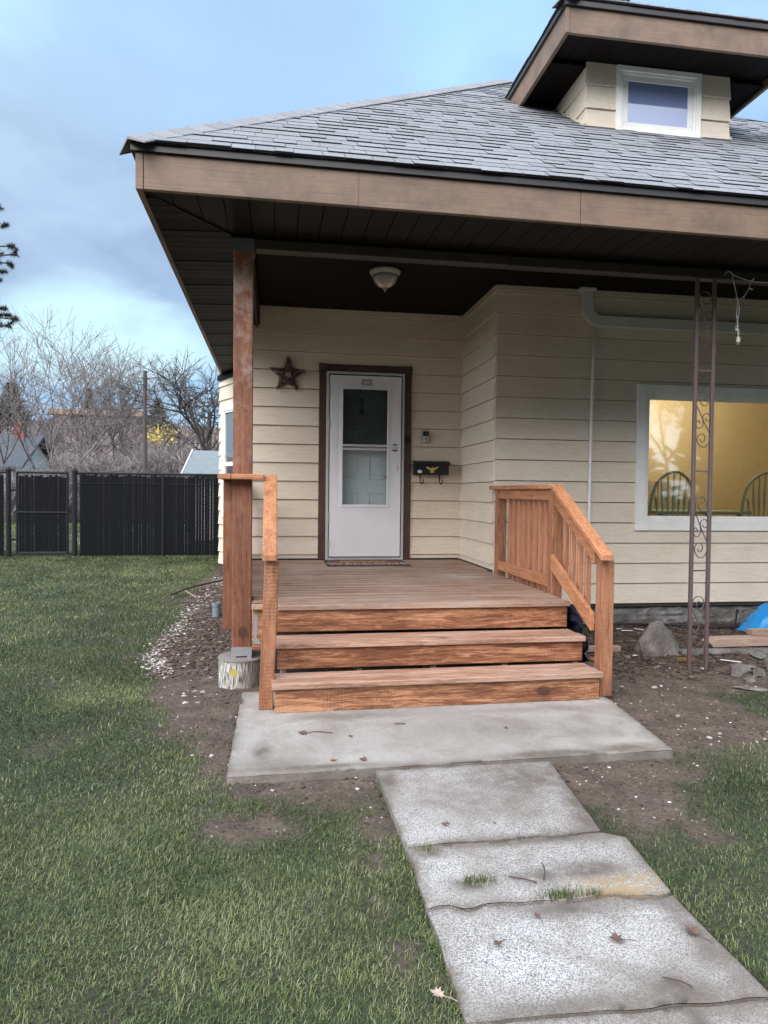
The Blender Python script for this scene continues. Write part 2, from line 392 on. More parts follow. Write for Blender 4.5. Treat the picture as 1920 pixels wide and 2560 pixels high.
def f_blade(t):
    r = t.attr('c')
    c = t.ramp(r, [(.0, (.048, .070, .024)), (.38, (.125, .165, .055)), (.70, (.235, .265, .105)), (.88, (.27, .29, .14)), (1., (.48, .45, .30))])
    b = t.n('ShaderNodeBsdfPrincipled', None, Base_Color=c, Roughness=.5, Specular_IOR_Level=.35)
    tr = t.n('ShaderNodeBsdfTranslucent', None, Color=c)
    return t.n('ShaderNodeMixShader', None, i0=.25, i1=b.outputs[0], i2=tr.outputs[0])
M_blade = mat('grass_blade', f_blade)
M_peb = mat('pebble', lambda t: bsdf(t, t.ramp(t.attr('c'), [(.0, (.05, .04, .035)), (.3, (.16, .14, .12)), (.65, (.38, .36, .33)), (1., (.72, .71, .68))]), .7, t.noise(t.obj(), 80, 3), .3, .004))
M_clod = mat('soil_clod', lambda t: bsdf(t, t.ramp(t.attr('c'), [(.0, (.036, .026, .019)), (.7, (.088, .065, .048)), (1., (.15, .118, .090))]), .95))
M_chip = mat('bark_chip', lambda t: bsdf(t, t.ramp(t.attr('c'), [(.0, (.025, .018, .014)), (.6, (.09, .06, .045)), (.9, (.2, .15, .11)), (1., (.45, .4, .34))]), .8))
def simple(name, col, rough=.5, metal=0., **k):
    def fn(t):
        n = t.noise(t.obj(), 30, 4, .6)
        c = t.mix(t.ramp(n, [(.35, .0), (.7, .35)]), col, tuple(q*.6 for q in col))
        return bsdf(t, c, rough, n, .12, .003, Metallic=metal, **k)
    return mat(name, fn)
M_iron = simple('dusty_brown_painted_iron', (.125, .088, .083), .5)
M_black = simple('black_enamel', (.012, .012, .013), .35)
M_fence = simple('black_vinyl_coated_steel', (.016, .018, .021), .5, Specular_IOR_Level=.2)
M_slat = simple('black_privacy_slat', (.0075, .0085, .011), .7, Specular_IOR_Level=.1)
M_gold = simple('gold_cast_metal', (.75, .52, .25), .35, .3)
M_white = simple('white_plastic', (.78, .78, .76), .4)
M_silver = simple('satin_silver', (.62, .63, .65), .3, .4)
M_galv = simple('galvanised_steel', (.50, .53, .56), .38, .6)
M_duct = simple('grey_green_painted_metal', (.60, .61, .57), .45)
M_conduit = simple('white_painted_conduit', (.86, .86, .83), .4)
M_wire = simple('white_light_string_wire', (.62, .62, .60), .4)
M_ivory = simple('ivory_plug', (.78, .74, .60), .4)
M_frost = mat('frosted_glass_bowl', lambda t: bsdf(t, (.42, .40, .33), .35, Transmission_Weight=.25))
M_pewter = simple('cream_lamp_rim', (.42, .41, .36), .4)
M_twig = simple('dry_brown_vine', (.085, .052, .042), .8)
M_twigl = simple('pale_dry_tie', (.42, .36, .28), .8)
M_mat = simple('maroon_doormat', (.135, .055, .045), .9)
M_matb = simple('dark_doormat_border', (.045, .036, .033), .9)
M_matt = simple('cream_doormat_lettering', (.50, .42, .36), .9)
M_maty = simple('yellow_doormat_flower', (.42, .30, .09), .9)
M_sticker = simple('pale_sticker', (.72, .68, .62), .5)
M_ink = simple('black_ink', (.02, .015, .015), .5)
M_blue = simple('blue_sticker_band', (.06, .25, .47), .4)
M_navy = simple('dark_sticker_band', (.05, .09, .13), .4)
M_tarp = simple('bright_blue_plastic', (.015, .26, .62), .35)
M_hose = simple('black_poly_hose', (.015, .015, .017), .5)
M_fabric = simple('blue_black_landscape_fabric', (.020, .026, .040), .4)
M_rockm = mat('brown_grey_rock', lambda t: bsdf(t, t.ramp(t.noise(t.obj(), 8, 8, .65), [(.34, (.075, .066, .058)), (.52, (.14, .125, .11)), (.70, (.22, .20, .175))]), .8, t.noise(t.obj(), 25, 6, .7), .6, .012))
M_stone = mat('dark_flagstone', lambda t: bsdf(t, t.ramp(t.noise(t.obj(), 9, 8, .65), [(.34, (.07, .062, .056)), (.55, (.15, .138, .125)), (.72, (.24, .225, .20))]), .75, t.noise(t.obj(), 30, 6, .7), .6, .01))
M_found = mat('rough_old_concrete_foundation', lambda t: bsdf(t, t.mix(t.ramp(t.noise(t.obj(), 3.2, 8, .72, 1.2), [(.44, 0.), (.58, .8)]), t.ramp(t.noise(t.obj(), 5, 8, .72, .6), [(.34, (.13, .125, .115)), (.52, (.27, .265, .25)), (.7, (.40, .39, .36))]), (.11, .095, .08)), .85, t.noise(t.obj(), 6, 10, .75, 1.), 1., .05))
def f_pier(t):
    co = t.obj(); s = t.n('ShaderNodeSeparateXYZ', None, Vector=co)
    a = t.math('ARCTAN2', s.outputs[0], s.outputs[1])
    cv = t.n('ShaderNodeCombineXYZ', None, X=t.math('MULTIPLY', a, 9.), Y=0., Z=t.math('MULTIPLY', s.outputs[2], 4.))
    n = t.noise(cv.outputs[0], 3.2, 4, .6, .4)
    rx = t.ramp(s.outputs[0], [(.40, 0.), (.56, 1.)])
    top = t.ramp(s.outputs[2], [(.158, 0.), (.164, 1.)])
    c = t.mix(t.ramp(n, [(.46, 1.), (.53, 0.)]), (.60, .58, .53), (.085, .075, .065))
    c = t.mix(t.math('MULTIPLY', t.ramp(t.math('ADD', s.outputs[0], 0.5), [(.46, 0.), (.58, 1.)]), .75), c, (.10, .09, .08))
    c = t.mix(top, c, t.mix(t.noise(co, 14, 5), (.12, .105, .09), (.30, .27, .24)))
    v = t.n('ShaderNodeVectorMath', dict(operation='DISTANCE'), i0=co, i1=(-.05, -.155, .085)).outputs['Value']
    c = t.mix(t.math('MULTIPLY', t.ramp(v, [(.022, 1.), (.034, 0.)]), t.ramp(n, [(.4, .2), (.5, 1.)])), c, (.48, .40, .08))
    return bsdf(t, c, .8, n, .5, .006)
M_pier = mat('paper_streaked_concrete_pier', f_pier)
M_leaf = mat('dead_brown_leaf', lambda t: bsdf(t, t.mix(t.noise(t.obj(), 40, 4), (.07, .042, .03), (.17, .105, .075)), .6))
M_leafl = mat('pale_dead_leaf', lambda t: bsdf(t, t.mix(t.noise(t.obj(), 40, 4), (.36, .28, .21), (.52, .42, .33)), .6))
M_bark = mat('grey_brown_bark', lambda t: bsdf(t, t.mix(t.noise(t.mapp(t.obj(), (4, 4, 1)), 2., 5), (.14, .122, .118), (.30, .27, .26)), .9))
M_barkd = mat('dark_bark', lambda t: bsdf(t, t.mix(t.noise(t.mapp(t.obj(), (4, 4, 1)), 2., 5), (.040, .030, .027), (.10, .08, .07)), .9))
M_needle = mat('dark_pine_needles', lambda t: bsdf(t, t.mix(t.noise(t.obj(), 3., 4), (.012, .016, .010), (.030, .038, .020)), .8))
M_conif = mat('far_conifer_green', lambda t: bsdf(t, t.mix(t.noise(t.obj(), .8, 4), (.018, .030, .020), (.045, .060, .040)), .9))
M_yel = mat('yellow_autumn_leaves', lambda t: bsdf(t, t.mix(t.noise(t.obj(), 2., 4), (.40, .30, .05), (.70, .58, .14)), .7))
M_scrub = mat('brown_winter_scrub', lambda t: bsdf(t, t.ramp(t.attr('c'), [(.0, (.09, .076, .078)), (.5, (.165, .14, .137)), (1., (.30, .26, .24))]), .9))
M_brick = simple('red_brick', (.22, .06, .04), .8)
M_nroof = mat('charcoal_far_roof', lambda t: bsdf(t, t.mix(t.noise(t.mapp(t.obj(), (1, 1, 8)), 3., 4), (.035, .042, .055), (.07, .08, .095)), .7))
M_nwall = simple('white_far_wall', (.55, .56, .55), .7)
M_sroof = mat('pale_blue_grey_shingle_roof', lambda t: bsdf(t, t.mix(t.noise(t.mapp(t.obj(), (3, 1, 14)), 2., 4), (.12, .15, .16), (.21, .25, .26)), .7))
M_apt = simple('tan_wood_cladding', (.30, .20, .13), .8)
M_aptd = simple('brown_apartment_cladding', (.15, .10, .075), .8)
M_room = mat('amber_textured_wall', lambda t: bsdf(t, t.mix(t.noise(t.obj(), 28, 5, .7), (.64, .50, .28), (.84, .70, .43)), .35, t.noise(t.obj(), 60, 3), .5, .01))
M_cgreen = simple('sage_green_painted_chair', (.27, .34, .26), .5)
M_cream = simple('cream_curtain', (.55, .47, .33), .8)
M_pvc = simple('grey_pvc_pipe', (.20, .24, .28), .5)

# ------------------------------------------------------------------ ground masks (world metres)
P_DIRTL = [(-.30, 12.13), (-.92, 12.13), (-1.09, 9.99), (-1.06, 8.37), (-1.0, 7.0), (-1.03, 6.42), (-1.12, 5.85), (-.93, 5.68), (-.87, 5.02), (-.74, 4.55), (-.62, 4.18), (-.47, 3.9), (-.42, 3.64), (-.35, 3.42), (-.25, 3.3), (-.16, 3.14), (.04, 3.08), (.31, 3.02), (.42, 2.75), (.52, 2.62), (.6, 3.4), (3, 3.45), (3, 12)]
P_P1 = [(-.42, 3.05), (-.30, 2.80), (-.05, 2.74), (.12, 2.86), (.05, 3.10)]
P_DIRTR = [(1.36, 2.45), (1.56, 2.50), (1.62, 2.62), (1.76, 2.68), (1.86, 2.82), (1.95, 3.02), (2.06, 3.15), (2.12, 3.35), (2.28, 3.5), (2.52, 3.56), (2.6, 3.77), (2.64, 3.97), (2.89, 4.27), (3.13, 4.37), (3.5, 4.45), (4.4, 4.55), (5.5, 4.65), (12, 4.8), (12, 12), (-.2, 12), (-.2, 3.6), (1.3, 3.3)]
def sdist(P, x, y):
    P = np.array(P); d = np.full(x.shape, 1e9); ins = np.zeros(x.shape, bool)
    for i in range(len(P)):
        a, b = P[i], P[(i+1) % len(P)]; e = b-a
        q = np.clip(((x-a[0])*e[0]+(y-a[1])*e[1])/(e@e), 0, 1)
        d = np.minimum(d, np.hypot(x-a[0]-q*e[0], y-a[1]-q*e[1]))
        c = (a[1] > y) != (b[1] > y)
        with np.errstate(divide='ignore', invalid='ignore'):
            ins ^= c & (x < (b[0]-a[0])*(y-a[1])/(b[1]-a[1])+a[0])
    return np.where(ins, -d, d)
_G = nrg.random((64, 64))
def vnoise(x, y):
    xi = np.floor(x).astype(int); yi = np.floor(y).astype(int); fx = x-xi; fy = y-yi
    fx = fx*fx*(3-2*fx); fy = fy*fy*(3-2*fy)
    g = lambda a, b: _G[a % 64, b % 64]
    return (g(xi, yi)*(1-fx)+g(xi+1, yi)*fx)*(1-fy)+(g(xi, yi+1)*(1-fx)+g(xi+1, yi+1)*fx)*fy
def fbm(x, y, o=4):
    s = 0; a = .5
    for i in range(o): s = s+a*vnoise(x*2**i+17*i, y*2**i+5*i); a *= .5
    return s/(1-.5**o)
def soilness(x, y):
    d = np.minimum(np.minimum(sdist(P_DIRTL, x, y), sdist(P_DIRTR, x, y)), sdist(P_P1, x, y)+.02)
    d = d+(fbm(x*5, y*5)-.5)*.34
    s = np.clip(.5-d/.16, 0, 1)
    # thin worn patches beside the path and in the right-hand lawn
    w = np.exp(-((x-.42)/.10)**2)*(y < 2.6)*np.clip((fbm(x*4+3, y*4)-.44)*7, 0, 1)
    w2 = ((x > 1.36) & (x < 2.5) & (y > 2.2) & (y < 4.2))*np.clip((fbm(x*3.5+9, y*3.5)-.50)*5, 0, 1)*.85
    w3 = np.clip((fbm(x*1.7+31, y*1.7+4)-.63)*6, 0, 1)*.55*(y < 9)
    return np.clip(np.maximum.reduce([s, w, w2, w3]), 0, 1)
def on_slab(x, y, m=0.):
    a = (x > .50-m) & (x < 1.37+m) & (y < 3.36)
    b = (x > -.21-m) & (x < 2.16+m) & (y > 3.35-m) & (y < 4.55)
    return a | b
def height(x, y):
    z = -.026+.0*x
    z = z+.13*np.clip((y-7.)/6.5, 0, 1)*(x < -.3)+.03*np.clip((y-4.6)/.8, 0, 1)*(x > 2.2)
    z = z+(fbm(x*1.1, y*1.1)-.5)*.03
    h = np.clip((y-48)/75, 0, 1); h = h*h*(3-2*h)
    z = z+h*10.*(1+.18*(fbm(x*.03, y*.03)-.5))*np.clip((60-x)/60, 0, 1)
    return z
def soil_bump(x, y, s):
    return ((fbm(x*14, y*14)-.5)*.030+(fbm(x*40+3, y*40)-.5)*.014)*s

def grade(lo, hi, step, far, n):
    core = np.arange(lo, hi+1e-6, step); gr = np.geomspace(step*2, far, n)
    return np.concatenate([lo-gr[::-1], core, hi+gr])
gx = grade(-3.2, 5.6, .03, 400, 26); gy = grade(-.5, 9.5, .03, 420, 30)
X, Y = np.meshgrid(gx, gy, indexing='ij')
s_ = soilness(X, Y); Z = height(X, Y)+soil_bump(X, Y, .25+.75*s_)*((Y > -1) & (Y < 12) & (abs(X) < 8))
Z = np.where(on_slab(X, Y, .02), np.minimum(Z, -.035), np.minimum(Z, np.where(on_slab(X, Y, .10), -.006, 9.)))
Vv = np.stack([X, Y, Z], -1).reshape(-1, 3); nx, ny = X.shape
ii = (np.arange(nx-1)[:, None]*ny+np.arange(ny-1)[None]).ravel()
F = np.stack([ii, ii+ny, ii+ny+1, ii+1], -1)
o = np_mesh('ground', Vv, None, F, M_ground, dict(g=(1-s_).ravel(), far=np.clip((Y-35)/20, 0, 1).ravel()), smooth=True)
tag(o, kind='structure')

# ------------------------------------------------------------------ concrete slab and path
def slab(name, outline, mat_, z=0., th=.07, rust=None, mud=(), n=46):
    P = []
    for i in range(len(outline)):
        a, b = Vector(outline[i]), Vector(outline[(i+1) % len(outline)]); L = (b-a).length; k = max(2, int(L/.03))
        for j in range(k):
            q = a.lerp(b, j/k); w = .006*(mnoise.noise(Vector((q.x*9, q.y*9, 2)))+.6*mnoise.noise(Vector((q.x*40, q.y*40, 1))))
            P.append((q.x+w, q.y+w*.8))
    P = np.array(P); x0, y0 = P.min(0)-.02; x1, y1 = P.max(0)+.02
    st = .02
    xs = np.arange(x0, x1, st); ys = np.arange(y0, y1, st)
    A, B = np.meshgrid(xs, ys, indexing='ij')
    d = sdist(P, A, B)
    keep = d < st*.9
    # pull outside points onto the outline
    a, b = A.copy(), B.copy()
    outm = keep & (d > -st*.45)
    if outm.any():
        qa, qb = A[outm], B[outm]; best = np.full(qa.shape, 1e9); bx = qa.copy(); by = qb.copy()
        for i in range(len(P)):
            p, q = P[i], P[(i+1) % len(P)]; e = q-p; tt = np.clip(((qa-p[0])*e[0]+(qb-p[1])*e[1])/(e@e+1e-12), 0, 1)
            cx, cy = p[0]+tt*e[0], p[1]+tt*e[1]; dd = np.hypot(qa-cx, qb-cy); mk = dd < best
            best = np.where(mk, dd, best); bx = np.where(mk, cx, bx); by = np.where(mk, cy, by)
        a[outm] = bx; b[outm] = by
    zz = z+(fbm(A*3, B*3)-.5)*.005-np.where(outm, .002, 0)
    idx = -np.ones(A.shape, int); idx[keep] = np.arange(keep.sum())
    q = keep[:-1, :-1] & keep[1:, :-1] & keep[1:, 1:] & keep[:-1, 1:]
    I = np.argwhere(q); f = np.stack([idx[I[:, 0], I[:, 1]], idx[I[:, 0]+1, I[:, 1]], idx[I[:, 0]+1, I[:, 1]+1], idx[I[:, 0], I[:, 1]+1]], -1)
    V1 = np.stack([a[keep], b[keep], zz[keep]], -1); nb = len(V1)
    k = len(P)
    V2 = np.concatenate([V1, np.c_[P, np.full(k, z-.003)], np.c_[P, np.full(k, z-th)]])
    j = np.arange(k); jn = (j+1) % k
    f = np.concatenate([f, np.stack([nb+j, nb+k+j, nb+k+jn, nb+jn], -1)])
    e = np.exp(-np.abs(sdist(P, V2[:, 0], V2[:, 1]))/.035); e[nb:] = .8
    ru = np.zeros(len(V2)); mu = np.zeros(len(V2))
    if rust: ru = np.clip(1.25-np.hypot((V2[:, 0]-rust[0])/rust[2], (V2[:, 1]-rust[1])/rust[3])*.9, 0, 1)
    for (mx, my, rx_, ry_, am) in mud: mu = np.maximum(mu, am*np.exp(-((V2[:, 0]-mx)/rx_)**2-((V2[:, 1]-my)/ry_)**2))
    o = np_mesh(name, V2, None, f, mat_, dict(edge=e, rust=ru, mudd=mu), smooth=False)
    tag(o, kind='structure')
def jag(p, q, n, amp, seed):
    r = random.Random(seed); a, b = Vector(p), Vector(q); o = [tuple(a)]
    for i in range(1, n): w = a.lerp(b, i/n); o.append((w.x, w.y+r.uniform(-amp, amp)))
    return o+[tuple(b)]
slab('porch_slab', [(-.21, 3.33), (2.09, 3.395), (2.19, 4.30), (2.1, 4.75), (-.2, 4.75)], M_slab, .004,
     mud=[(1.45, 3.42, .30, .05, 1), (1.85, 3.45, .2, .06, .8), (.0, 3.48, .14, .07, .5), (.2, 3.40, .3, .03, 1.), (1.75, 3.7, .2, .1, .35), (-.05, 3.62, .05, .12, .9), (1.1, 3.9, .5, .3, .22), (.5, 4.15, .4, .06, .5), (1.6, 4.15, .5, .06, .4)])
j1 = jag((.508, 2.588), (1.30, 2.604), 12, .004, 1); j2 = jag((.503, 2.190), (1.345, 2.172), 22, .014, 2); j3 = jag((.498, 1.705), (1.345, 1.675), 12, .004, 3)
off = lambda L, d: [(x, y+d) for x, y in L]
slab('path', [(.493, 3.335)]+off(j1, .004)+[(1.385, 3.342)], M_path, -.001, mud=[(1.2, 3.15, .35, .25, .75), (1.32, 2.72, .10, .35, 1), (.9, 2.95, .3, .2, .5), (.52, 3.2, .08, .15, .9)])
slab('path', off(j1, -.003)[::1]+[(1.385, 2.56)]+off(j2, .005)[::-1], M_path, -.004, rust=(1.20, 2.24, .17, .10), mud=[(.70, 2.31, .09, .05, .9), (.93, 2.33, .12, .05, .7), (1.13, 2.35, .16, .06, .9), (.58, 2.54, .1, .04, .9), (1.0, 2.575, .5, .03, .7)])
slab('path', off(j2, -.005)+off(j3, .005)[::-1], M_path, -.010, mud=[(.96, 2.14, .16, .05, .8), (1.3, 1.95, .05, .3, .6), (.8, 1.73, .4, .03, .55), (1.1, 1.74, .1, .08, .8)])
slab('path', off(j3, -.005)+[(1.36, -2.0), (.47, -2.0)], M_path, -.012, mud=[(1.09, 1.62, .03, .1, .8)])

# ------------------------------------------------------------------ grass, gravel, chips
def blades(pts, ln, wd, name, label, lean=1.0, dry=.0):
    n = len(pts); x, y, z = pts.T
    ang = nrg.random(n)*2*np.pi
    # blades lie in loose drifts
    drift = fbm(x*1.6+40, y*1.6)*10; ang = np.where(nrg.random(n) < .35, drift+nrg.normal(0, .9, n), ang)
    L = ln*(.45+.75*nrg.random(n))*(.7+.75*fbm(x*6+8, y*6)); w = wd*(.6+.7*nrg.random(n))
    tl = (.35+1.0*nrg.random(n))*lean
    dx, dy = np.cos(ang), np.sin(ang); px, py = -dy, dx
    h1 = L*.55*np.cos(tl*.5); r1 = L*.55*np.sin(tl*.5)
    t2 = np.minimum(tl*1.08+.05, 1.5); h2 = h1+L*.45*np.cos(t2); r2 = r1+L*.45*np.sin(t2)
    z0 = z-.004
    V = np.empty((n, 5, 3))
    V[:, 0] = np.stack([x-px*w, y-py*w, z0], -1); V[:, 1] = np.stack([x+px*w, y+py*w, z0], -1)
    V[:, 2] = np.stack([x+dx*r1+px*w*.8, y+dy*r1+py*w*.8, z0+h1], -1); V[:, 3] = np.stack([x+dx*r1-px*w*.8, y+dy*r1-py*w*.8, z0+h1], -1)
    V[:, 4] = np.stack([x+dx*r2, y+dy*r2, z0+h2], -1)
    b = np.arange(n)*5
    c = np.clip(.36+.50*(fbm(x*2.3, y*2.3)-.5)*2+.35*(fbm(x*.7+11, y*.7)-.5)*2-.10*np.clip((y-4)/4, 0, 1)+nrg.normal(0, .27, n), 0, .90)
    dr = nrg.random(n) < .025+.10*np.clip((fbm(x*3.1+5, y*3.1+2)-.5)*4, 0, 1)+dry*np.clip((fbm(x*1.3+77, y*1.3)-.5)*4, 0, 1); c = np.where(dr, .88+.12*nrg.random(n), c)
    o = np_mesh(name, V.reshape(-1, 3), np.stack([b+3, b+2, b+4], -1), np.stack([b, b+1, b+2, b+3], -1), M_blade, dict(c=np.repeat(c, 5)))
    tag(o, label, 'grass', kind='stuff')
def scatter(n, x0, x1, y0, y1, keepf):
    x = nrg.uniform(x0, x1, n); y = nrg.uniform(y0, y1, n); s = soilness(x, y)
    k = nrg.random(n) < keepf(x, y, s)
    k &= ~on_slab(x, y, -.006)
    x, y, s = x[k], y[k], s[k]
    return np.stack([x, y, height(x, y)+soil_bump(x, y, .25+.75*s)], -1)
gk = lambda x, y, s: np.clip((1-s)*1.1, .015*(s < .97), 1)*(.55+.45*fbm(x*3, y*3)*1.2)
pts = np.concatenate([
    scatter(210000, -2.3, .55, 1.0, 3.2, gk), scatter(60000, -3.6, -2.3, .9, 3.2, gk), scatter(110000, 1.3, 3.6, 1.2, 3.4, gk), scatter(45000, 3.6, 5.2, 1.5, 3.4, gk)])
blades(pts, .027, .00115, 'grass', 'short lawn grass nearest the camera on both sides of the path', lean=1.2)
pts = np.concatenate([scatter(275000, -5.2, .4, 3.2, 6.5, gk), scatter(70000, 1.3, 5.0, 3.4, 5.6, gk)])
blades(pts, .027, .0017, 'grass', 'lawn grass beside the porch slab and dirt strip', lean=1.15)
pts = scatter(190000, -7.5, -.8, 6.5, 14.5, gk)
blades(pts, .036, .0030, 'grass', 'mown lawn reaching back to the black fence', dry=.1)
pts = scatter(60000, -16, 0, 14.5, 30, lambda x, y, s: np.ones_like(x))
blades(pts, .06, .008, 'grass', 'lawn behind the black fence')
# tufts in the joints of the path
def tuft(cx, cy, rx, ry, n, label, ln=.03, z=0.):
    x = nrg.normal(cx, rx, n); y = nrg.normal(cy, ry, n)
    global _keep; _keep = 1
    V = np.stack([x, y, np.full(n, z)], -1); blades(V, ln, .0013, 'grass_tuft', label, lean=.8, dry=.3)
    o = bpy.data.objects[[k.name for k in bpy.data.objects if k.name.startswith('grass_tuft')][-1]]
    del o['kind']; tag(o, label, 'grass tuft', 'grass tufts growing in the path')
for a in [(.70, 2.32, .035, .016, 130, 'small grass tuft in a dirt stain on the path left of the twig'),
          (.965, 2.195, .035, .014, 170, 'largest grass tuft growing from the crack across the path'),
          (1.07, 2.195, .022, .010, 60, 'small grass tuft in the path crack beside the rusty stain'),
          (.575, 2.56, .020, .010, 50, 'tiny yellowish tuft by the left end of the straight path joint')]:
    tuft(*a)
# pebbles and chips: icosahedra and slivers
ico = []
ph = (1+5**.5)/2
for a in (-1, 1):
    for b in (-ph, ph): ico += [(0, a, b), (a, b, 0), (b, 0, a)]
ico = np.array(ico)/math.hypot(1, ph)
def hull_faces(P):
    fs = []
    for i in range(12):
        for j in range(12):
            for k in range(12):
                if i < j and i < k and j != k:
                    if all(abs(np.linalg.norm(P[a]-P[b])-1.0515) < .02 for a, b in ((i, j), (j, k), (i, k))):
                        nrm = np.cross(P[j]-P[i], P[k]-P[i])
                        if nrm@P[i] > 0: fs.append((i, j, k))
    return np.array(fs)
icf = hull_faces(ico)
def stones(name, xyz, size, flat, mat_, label, cat, bright, long=1.0):
    n = len(xyz); sc = size*(.45+1.1*nrg.random((n, 1))**2)*np.c_[.7+.6*nrg.random(n)*long, .7+.6*nrg.random(n)/long, flat*(.5+.6*nrg.random(n))]
    V = ico[None]*(1+.28*nrg.normal(size=(n, 12, 1))*.6)*sc[:, None]
    a = nrg.random(n)*6.28; ca, sa = np.cos(a)[:, None], np.sin(a)[:, None]
    V = np.stack([V[..., 0]*ca-V[..., 1]*sa, V[..., 0]*sa+V[..., 1]*ca, V[..., 2]], -1)+xyz[:, None]
    F = (icf[None]+np.arange(n)[:, None, None]*12).reshape(-1, 3)
    o = np_mesh(name, V.reshape(-1, 3), F, None, mat_, dict(c=np.repeat(np.clip(bright, 0, 1), 12)), smooth=False)
    tag(o, label, cat, kind='stuff')
gl = np.array([(-.62, 11.5), (-.80, 10.2), (-.86, 9.0), (-.90, 8.2), (-.92, 7.4), (-.93, 6.9), (-.96, 6.4), (-.98, 6.0), (-.90, 5.7), (-.85, 5.4)])
n = 1500; tt = nrg.random(n)*(len(gl)-1); i = tt.astype(int); fr = (tt-i)[:, None]
p = gl[i]*(1-fr)+gl[i+1]*fr+nrg.normal(0, 1, (n, 2))*np.array([.055, .06])
z = height(p[:, 0], p[:, 1]); s = soilness(p[:, 0], p[:, 1]); z = z+soil_bump(p[:, 0], p[:, 1], .25+.75*s)
stones('gravel', np.c_[p, z+.002], .013, .5, M_peb, 'white gravel strewn along the edge of the dirt strip by the house', 'gravel', .46+.28*nrg.normal(size=n))
def soilpts(n, x0, x1, y0, y1):
    x = nrg.uniform(x0, x1, n); y = nrg.uniform(y0, y1, n); s = soilness(x, y); k = (s > .55) & ~on_slab(x, y, .0)
    x, y, s = x[k], y[k], s[k]; return np.stack([x, y, height(x, y)+soil_bump(x, y, .25+.75*s)], -1)
p = np.concatenate([soilpts(1700, -1.3, .5, 2.8, 9), soilpts(1100, 1.3, 3.2, 2.5, 5.0)])
stones('gravel', p+np.array([0, 0, .0005]), .0065, .6, M_peb, 'small pebbles scattered over the bare soil', 'gravel', nrg.random(len(p))**2.2)
p = soilpts(70, 2.0, 4.5, 3.6, 5.2); p2 = soilpts(60, -1.1, -.1, 3.2, 5.5)
stones('gravel', np.concatenate([p, p2]), .016, .6, M_peb, 'pale stones lying on the dark soil beside the steps', 'gravel', .35+.45*nrg.random(len(p)+len(p2)))
p = np.concatenate([soilpts(7000, -1.3, .5, 2.8, 9), soilpts(5500, 1.3, 4.5, 2.5, 5.2)])
stones('soil_clods', p, .0075, .7, M_clod, 'crumbly dark clods of bare soil', 'soil', nrg.random(len(p)))
p = soilpts(9000, 2.2, 6.5, 4.6, 6.75)
p = p[nrg.random(len(p)) < np.clip((p[:, 1]-4.7)/.6, 0, 1)]
stones('mulch', p+np.array([0, 0, .004]), .020, .35, M_chip, 'dark bark chips covering the bed along the foundation', 'mulch', .15+.75*nrg.random(len(p))**2, long=1.7)
p = soilpts(3500, -1.0, -.3, 5.3, 10)
stones('mulch', p+np.array([0, 0, .003]), .016, .35, M_chip, 'bark chips and dry litter in the dirt strip left of the porch', 'mulch', .2+.8*nrg.random(len(p))**2, long=1.8)

# ------------------------------------------------------------------ HOUSE
HO = (2.17, 6.765, .0)
house = thing('house', HO, 'cream lap sided house with grey shingle roof, dormer and deep porch overhang', 'house')
YD, YR, XI, XL = 8.018, 6.765, 2.17, -.35
CE = .208
def sag(x): return .008-.0052*(x+.8)

def cells(s0, s1, z0, z1, ops):
    ss = sorted({s0, s1, *[min(max(a, s0), s1) for o_ in ops for a in o_[:2]]})
    out_ = []
    for a, b in zip(ss[:-1], ss[1:]):
        if b-a < 1e-4: continue
        zs = [(z0, z1)]; mid = (a+b)/2
        for (p, q, r0, r1) in ops:
            if p < mid < q:
                nz = []
                for u, v in zs:
                    if r0 > u: nz.append((u, min(v, r0)))
                    if r1 < v: nz.append((max(u, r1), v))
                zs = [w for w in nz if w[1]-w[0] > 1e-3]
        out_ += [(a, b, u, v) for u, v in zs]
    return out_
def siding(mb, p0, p1, z0, z1, seam, ops=(), th=.020, joints=True):
    a, b = Vector((*p0, 0)), Vector((*p1, 0)); L = (b-a).length; d = (b-a)/L; nrm = Vector((d.y, -d.x, 0))
    k = math.floor((z0-seam)/CE); zb = seam+k*CE
    while zb < z1-.005:
        u, v = max(zb+.005, z0), min(zb+CE, z1)
        cuts = [0, L]
        if joints and L > 4: cuts = [0]+sorted(rng.uniform(.8, L-.3) for _ in range(1))+[L]
        for c0, c1 in zip(cuts[:-1], cuts[1:]):
            rr = rng.random()
            for (s0, s1, w0, w1) in cells(c0+(.0004 if c0 else 0), c1-(.0004 if c1 < L else 0), u, v, ops):
                t0 = th*(1-(w0-zb)/CE)+.003; t1 = th*(1-(w1-zb)/CE)+.003
                pt = lambda s_, t_, z_: a+d*s_+nrm*t_+Vector((0, 0, z_))
                mb.hexa([pt(s0, t0, w0), pt(s1, t0, w0), pt(s0, -.004, w0), pt(s1, -.004, w0), pt(s0, t1, w1), pt(s1, t1, w1), pt(s0, -.004, w1), pt(s1, -.004, w1)], rr)
        zb += CE
def core(mb, p0, p1, z0, z1, ops=(), th=.12):
    a, b = Vector((*p0, 0)), Vector((*p1, 0)); L = (b-a).length; d = (b-a)/L; nrm = Vector((d.y, -d.x, 0))
    for (s0, s1, w0, w1) in cells(0, L, z0, z1, ops):
        pt = lambda s_, t_, z_: a+d*s_+nrm*t_+Vector((0, 0, z_))
        mb.hexa([pt(s0, -.005, w0), pt(s1, -.005, w0), pt(s0, -th, w0), pt(s1, -th, w0), pt(s0, -.005, w1), pt(s1, -.005, w1), pt(s0, -th, w1), pt(s1, -th, w1)])
M_core = simple('wall_sheathing', (.06, .05, .04), .8)
DOOR = (.50-XL, 1.56-XL, .55, 2.795)
WIN = (3.67-XI, 6.9-XI, .985, 2.487)
XR = 8.2
